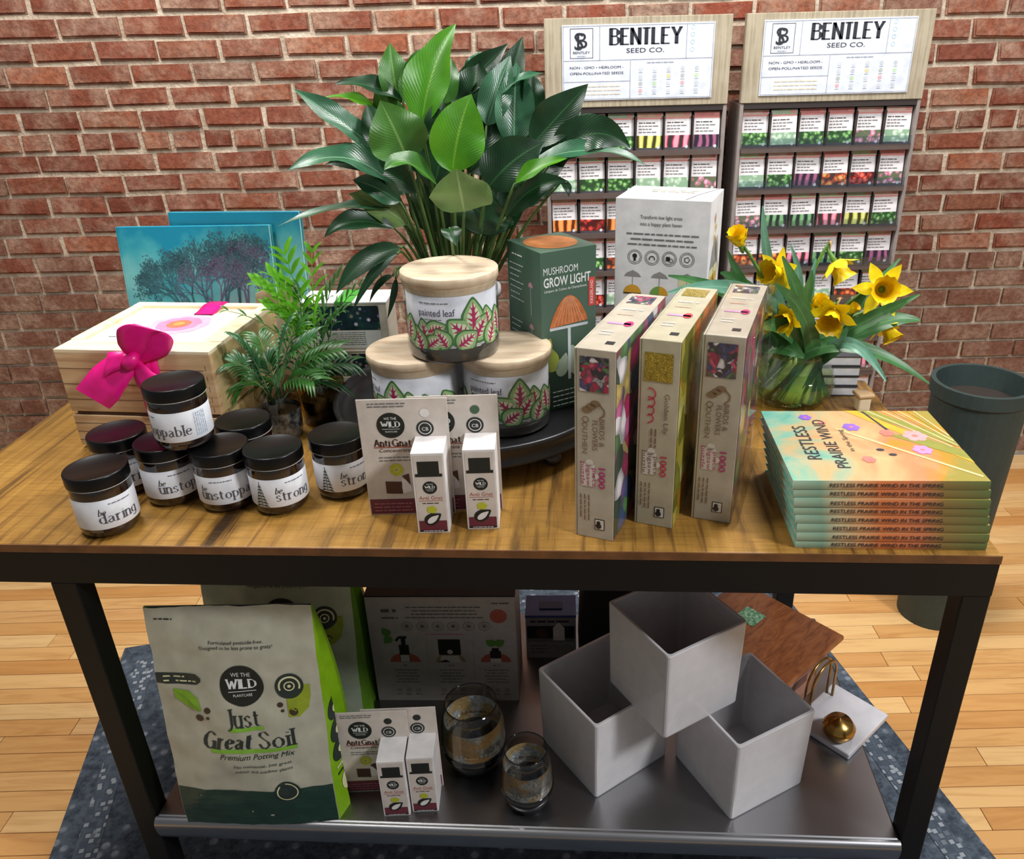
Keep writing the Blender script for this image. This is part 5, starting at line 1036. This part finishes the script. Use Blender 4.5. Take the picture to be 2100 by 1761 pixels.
    if full:
        def gus(a, b, h):
            t = b / Hh; f = front(W, b); dd = dep(t); bk = lean(t) + dd; cr = -.018 * math.sin(PI * min(1, t * 1.1)) * (1 - .3 * t)
            k = [(0, W, f.y), (.25, W + .012 * (1 - t), f.y + dd * .25), (.5, W + cr, (f.y + bk) / 2), (.8, W + .008 * (1 - t), bk - dd * .2), (1.001, W, bk)]
            for (a0, x0, y0), (a1, x1, y1) in zip(k, k[1:]):
                if a0 <= a <= a1 or a1 > 1: q = (a - a0) / (a1 - a0); return Vector((x0 + (x1 - x0) * q + h, y0 + (y1 - y0) * q, b))
        P = Print(gus, .008, eps=.0009)
        for z in (.50, .40, .31): P.disc(.27, Hh * z, .2, BINK, 1, ry=.022, n=20); P.disc(.27, Hh * z, .07, CRM, 2, ry=.008, n=12)
        P.disc(.3, Hh * .14, .14, CRM, 1, ry=.022, n=14); P.micro(.12, Hh * .235, .3, .008, CRM, 'l'); P.micro(.12, Hh * .20, .3, .008, BINK, 'l'); P.build('gusset_print', g)
    return g
soil_bag('soil bag lettered just great soil, in front on the steel shelf', (-.655, .992, SHZ), math.radians(-1), .272, .435, .13, SOILP, LIMEG, True)
soil_bag('sage soil bag standing behind the front soil bag, its top under the rail', (-.660, 1.205, SHZ), math.radians(-2), .285, .392, .14, SOILP2, M('bag_green_side', '#5f8f1c', .4), False)
# plant care kit box
KITW = M('kit_white', '#a39a96', .5); KITD = M('kit_dark', '#100f0e', .5); TERRA = M('terracotta_print', '#9c4a38', .5); ROSE = M('rose_print', '#b05862', .5)
kb = thing('care_kit_box', 'plant care kit box with dark lid and bottle pictures, under the table rail', 'box', (-.362, 1.275, SHZ), math.radians(-2.3)); KW, KH, KD = .296, .268, .115
MB().use(KITW).box((0, 0, 0), (KW, KD, KH), .001).build('carton', None, kb); MB().use(KITD).box((-.0008, .0004, KH), (KW + .0008, KD, KH + .003), .001).build('top_flap', None, kb); MB().use(KITD).box((-.001, .001, .0), (-.0001, KD, KH)).build('side_panel', None, kb)
P = Print(plane((0, 0, KH + .003), (1, 0, 0), (0, 1, 0))); P.disc(.045, .05, .017, ROSE, n=20)
for k in range(4): P.micro(.07 + k * .045, .035, .02, .005, M('kit_grey_ink', '#8f8884', .5), 'l'); P.disc(.103 + k * .045, .037, .006, M('kit_grey_ink', '#8f8884', .5), n=10)
P.build('top_print', kb)
P = Print(plane((0, 0, 0), (1, 0, 0), (0, 0, 1))); KI = M('kit_ink', '#55504e', .5)
P.disc(.262, .222, .017, TERRA, n=22); P.ring(.262, .222, .013, .001, ROSE, 1, n=18); P.micro(.25, .252, .034, .005, KI, 'l'); P.micro(.03, .232, .03, .012, KI, 'l'); P.micro(.03, .216, .033, .006, KI, 'l')
for k, w_ in enumerate((.15, .125, .13, .155)): P.micro(.155, .243 - k * .0085, w_, .0035, KI)
for k in range(6): u = .078 + .031 * k; P.ring(u, .197, .0115, .0009, KI, n=18); P.disc(u, .197, .004, KI, n=6 - k % 3); P.ring(u, .197, .007, .0008, KI, n=8)
P.rect(.115, .176, .19, .1775, ROSE)
for k, u in enumerate((.067, .160, .252)):
    P.disc(u, .105, .031, (TERRA, M('kit_sand', '#8a7a5a', .5), TERRA)[k], a0=0, a1=PI, ry=.024, n=18)
    P.micro(u, .095, .012, .004, KI)
    for q in range(5): P.micro(u, .083 - q * .008, .05 - (q % 2) * .01, .003, KI, seed=q)
    for q in range(3): P.disc(u - .02 + .02 * q, .03, .006, M('kit_faint', '#8f8682', .5), n=8); P.micro(u - .02 + .02 * q, .018, .014, .003, KI)
P.rect(.057, .105, .077, .15, KITD, 1); P.rect(.0625, .15, .0715, .168, KITD, 1); P.poly([(.05, .162), (.058, .172), (.075, .172), (.074, .166), (.06, .166), (.054, .158)], KITD, 1); P.rect(.058, .106, .076, .124, WHITE if False else M('kit_label', '#b5aca8', .5), 2)
P.rect(.137, .124, .182, .164, KITD, 1); P.disc(.16, .132, .006, M('kit_label', '#b5aca8', .5), 2, n=8); P.poly([(.137, .105), (.182, .105), (.176, .122), (.142, .122)], M('kit_label', '#b5aca8', .5), 1); P.poly([(.131, .105), (.160, .105), (.15, .112)], KITD, 2)
P.rect(.241, .115, .263, .134, KITD, 1); P.rect(.245, .134, .259, .142, KITD, 1); P.rect(.241, .105, .263, .115, M('kit_label', '#b5aca8', .5), 1)
LK = M('kit_leaf', '#4f7a2c', .5)
for u, v, a in ((.034, .183, .6), (.036, .162, 2.4), (.243, .155, 1.0), (.262, .155, -1.0)): P.poly(heart((u, v), .022, .009, a), LK, 1)
for u in (.113, .207): P.rect(u, .04, u + .0008, .16, M('kit_faint', '#8f8682', .5))
P.build('front_print', kb)
# small blue box and black pouch further back
sb = thing('mister_box', 'small box with blue top and plant pictures at the back of the shelf', 'box', (-.052, 1.392, SHZ), math.radians(-2)); BLU = M('blue_top', '#3a4a86', .45)
MB().use(M('grey_white_carton', '#8f8c8b', .5)).box((0, 0, 0), (.11, .07, .116), .001).build('carton', None, sb); MB().use(BLU).box((-.0006, -.0006, .112), (.1106, .0706, .1185), .001).build('top_flap', None, sb); MB().use(M('blue_handle', '#24325c', .5)).box((.03, .02, .1186), (.08, .045, .1215), .001).build('handle', None, sb)
P = Print(plane((0, 0, 0), (1, 0, 0), (0, 0, 1))); P.rect(.003, .056, .107, .09, KITD); P.poly([(.06, .05), (.085, .05), (.085, .085), (.072, .1), (.06, .085)], PKW, 1); P.disc(.035, .07, .014, BRN, 1, n=12); P.rect(.003, .046, .107, .056, M('grey_band', '#6f6c6a', .5))
for k in range(2): P.ring(.06 + k * .03, .024, .012, .001, KI, n=14)
for k in range(3): P.micro(.01, .034 - k * .009, .035, .004, KI, 'l')
P.micro(.055, .1, .09, .007, KITD); P.build('front_print', sb)
bp = thing('black_pouch', 'black fabric pouch standing behind the white planters', 'bag', (.125, 1.36, SHZ)); m = MB(); m.sm = True; BFB = M('black_fabric', '#0b0a0a', .9)
m.use(BFB).grid([[(.062 * math.copysign(abs(math.cos(a)) ** .6, math.cos(a)) * s, .045 * math.copysign(abs(math.sin(a)) ** .7, math.sin(a)) * s + .01 * z * 3, z) for a in [2 * PI * k / 28 for k in range(28)]] for z, s in ((0, .9), (.02, 1), (.1, 1.03), (.19, .98), (.225, .85), (.245, .6), (.252, .25), (.253, .02))], True)
m.build('body', None, bp); m = MB(); m.sm = True; m.use(BFB).tube([(.03, -.01, .245), (.05, -.02, .275), (.075, -.02, .26), (.066, -.01, .21)], .005, 8); m.build('strap', None, bp)
# white square planters
WP = M('white_ceramic', '#c9c6c8', .3, coat=.2, var=.03)
def planter(label, corner, z, yaw, W, Hh):
    p = thing('square_planter', label, 'planter', (corner[0], corner[1], z), yaw, 'white square planters'); m = MB().use(WP); th_ = .006
    def ring(w0, zz, r=.006):
        o = (W - w0) / 2; pts = []
        for cx_, cy_, a0 in ((o + r, o + r, PI), (W - o - r, o + r, 1.5 * PI), (W - o - r, W - o - r, 0), (o + r, W - o - r, .5 * PI)):
            pts += [(cx_ + r * math.cos(a0 + k * PI / 6), cy_ + r * math.sin(a0 + k * PI / 6), zz) for k in range(4)]
        return pts
    m.sm = False; rows = [ring(W * .955, 0), ring(W * .965, .003), ring(W, Hh - .002), ring(W - .002, Hh), ring(W - 2 * th_ + .002, Hh), ring(W - 2 * th_, Hh - .002), ring(W * .95 - 2 * th_, .008)]
    b = m.grid(rows, True); m.face([b + k for k in range(16)][::-1]); m.face([b + 6 * 16 + k for k in range(16)]); m.build('shell', None, p)
    m = MB().use(WP); m.tube([(W * .35, W * .5, .0085), (W * .65, W * .5, .0085)], .003, 6); m.build('drain_ridge', None, p); return p
planter('white square planter at the bottom, beside the small smoked glass', (.075, 1.014), SHZ, math.radians(34), .178, .180)
planter('white square planter at the bottom, nearest the brass handle', (.308, .962), SHZ, math.radians(27), .172, .180)
planter('white square planter balanced on top of the other two', (.187, .980), SHZ + .1805, math.radians(30), .168, .180)
# smoked glasses
GLD = NT('silver_gold_leaf'); v = GLD.coord(); n1 = GLD.noise(v, 110, 4, .7); n2 = GLD.noise(v, 22, 2); c = GLD.ramp(n1.outputs['Fac'], [(.3, '#7a858c'), (.5, '#c5d0d6'), (.7, '#f0f4f6')]); GLD.base(GLD.mix(GLD.ramp(n2.outputs['Fac'], [(.46, (0, 0, 0, 1)), (.54, (.95, .95, .95, 1))]), c, '#d8b878')); GLD.set(Metallic=.45, Roughness=.18); GLD.bump(n1.outputs['Fac'], .9, .004)
SMK3 = shell('grey_smoked_glass', '#e8e4de', .02, .03, '#dcd7d0'); DKGL = M('black_glass', '#0a0b0b', .08, coat=.5)
def tumbler(label, c, r, Hh):
    g = thing('smoked_glass', label, 'glass', c, group='smoked glass votives'); k = r / .057
    prof = [(.040 * k, .006), (.0425 * k, .007), (.054 * k, Hh * .22), (.0575 * k, Hh * .42), (.0555 * k, Hh * .68), (.050 * k, Hh * .88), (.0465 * k, Hh)]
    m = MB(); m.sm = True; m.use(SMK3).lathe(prof + [(.0445 * k, Hh), (.048 * k, Hh * .88), (.0535 * k, Hh * .68), (.0555 * k, Hh * .42)], 48, cap1=False); m.build('glass_wall', None, g)
    m = MB(); m.sm = True; m.use(DKGL).lathe([(.0365 * k, -.0), (.0436 * k, .003), (.0546 * k, Hh * .22), (.0580 * k, Hh * .36), (.05 * k, Hh * .36), (0, Hh * .3)], 40, cap1=False); m.build('thick_base', None, g)
    m = MB(); m.sm = True; m.use(GLD.m).lathe([(.0548 * k, Hh * .36), (.0555 * k, Hh * .44), (.0535 * k, Hh * .60), (.0505 * k, Hh * .76)], 40, cap0=False, cap1=False); m.build('silver_leaf', None, g)
    m = MB(); m.sm = True; m.use(DKGL).tube([((.0455 * k) * math.cos(a), (.0455 * k) * math.sin(a), Hh) for a in [2 * PI * i / 40 for i in range(41)]], .0012, 6, False); m.build('rim', None, g); return g
tumbler('large smoked glass with silver leaf, in front of the care kit box', (-.148, 1.112, SHZ), .060, .150)
tumbler('small smoked glass with silver leaf, beside the white planter', (-.047, 1.020, SHZ), .047, .128)
# boards behind the planters
t = NT('walnut_board'); v = t.coord(scale=(4, 14, 4)); n1 = t.noise(v, 3, 5, .65, 2.2); t.base(t.ramp(n1.outputs['Fac'], [(.3, '#5f3016'), (.5, '#8a4f28'), (.7, '#9c6236')])); t.set(Roughness=.4); WAL = t.m
cr = thing('wooden_carton', 'low pinkish wooden block under the walnut board', 'block', (.440, 1.160, SHZ), math.radians(41)); MB().use(M('pink_wood', '#a87a66', .6, var=.15)).box((.01, .012, .0), (.16, .19, .112), .002).build('body', None, cr); MB().use(M('pink_wood_slot', '#6a4438', .7)).box((.05, .0115, .05), (.12, .0119, .07)).build('slot', None, cr)
wbd = thing('serving_board', 'walnut serving board with green paper tag, lying behind the planters', 'board', (.430, 1.140, SHZ + .1125), math.radians(41)); MB().use(WAL).box((0, 0, 0), (.235, .26, .012), .004).build('board', None, wbd)
t = NT('green_tag'); v = t.coord(); n1 = t.noise(v, 160, 4, .8); t.base(t.ramp(n1.outputs['Fac'], [(.4, '#3a6a4a'), (.55, '#7fae88'), (.7, '#cfe0cc')])); t.set(Roughness=.5)
MB().use(t.m).box((.12, .145, .0122), (.168, .192, .0135)).build('paper_tag', None, wbd)
BRS = M('brass', '#b08a4a', .25, metal=1.0, var=.1)
tr2 = thing('marble_tray', 'white marble tray with a tall brass arch handle beside the walnut board', 'tray', (.540, 1.217, SHZ), math.radians(41)); MB().use(M('marble', '#c9c8cc', .25, var=.12, scale=12)).box((-.07, -.11, 0), (.08, .012, .014), .003).build('slab', None, tr2)
for dx in (-.006, .006): m = MB(); m.sm = True; m.use(BRS).tube([(-.045, dx, .014)] + [(-.045 * math.cos(PI * k / 14), dx, .08 + .045 * math.sin(PI * k / 14)) for k in range(15)] + [(.045, dx, .014)], .0028, 8); m.build('handle', None, tr2)
m = MB(); m.sm = True; m.use(BRS).lathe([(0, .0145), (.02, .016), (.03, .03), (.031, .042), (.022, .056), (0, .062)], 24, (-.045, -.07, 0), cap0=False, cap1=False); m.build('knob', None, tr2)
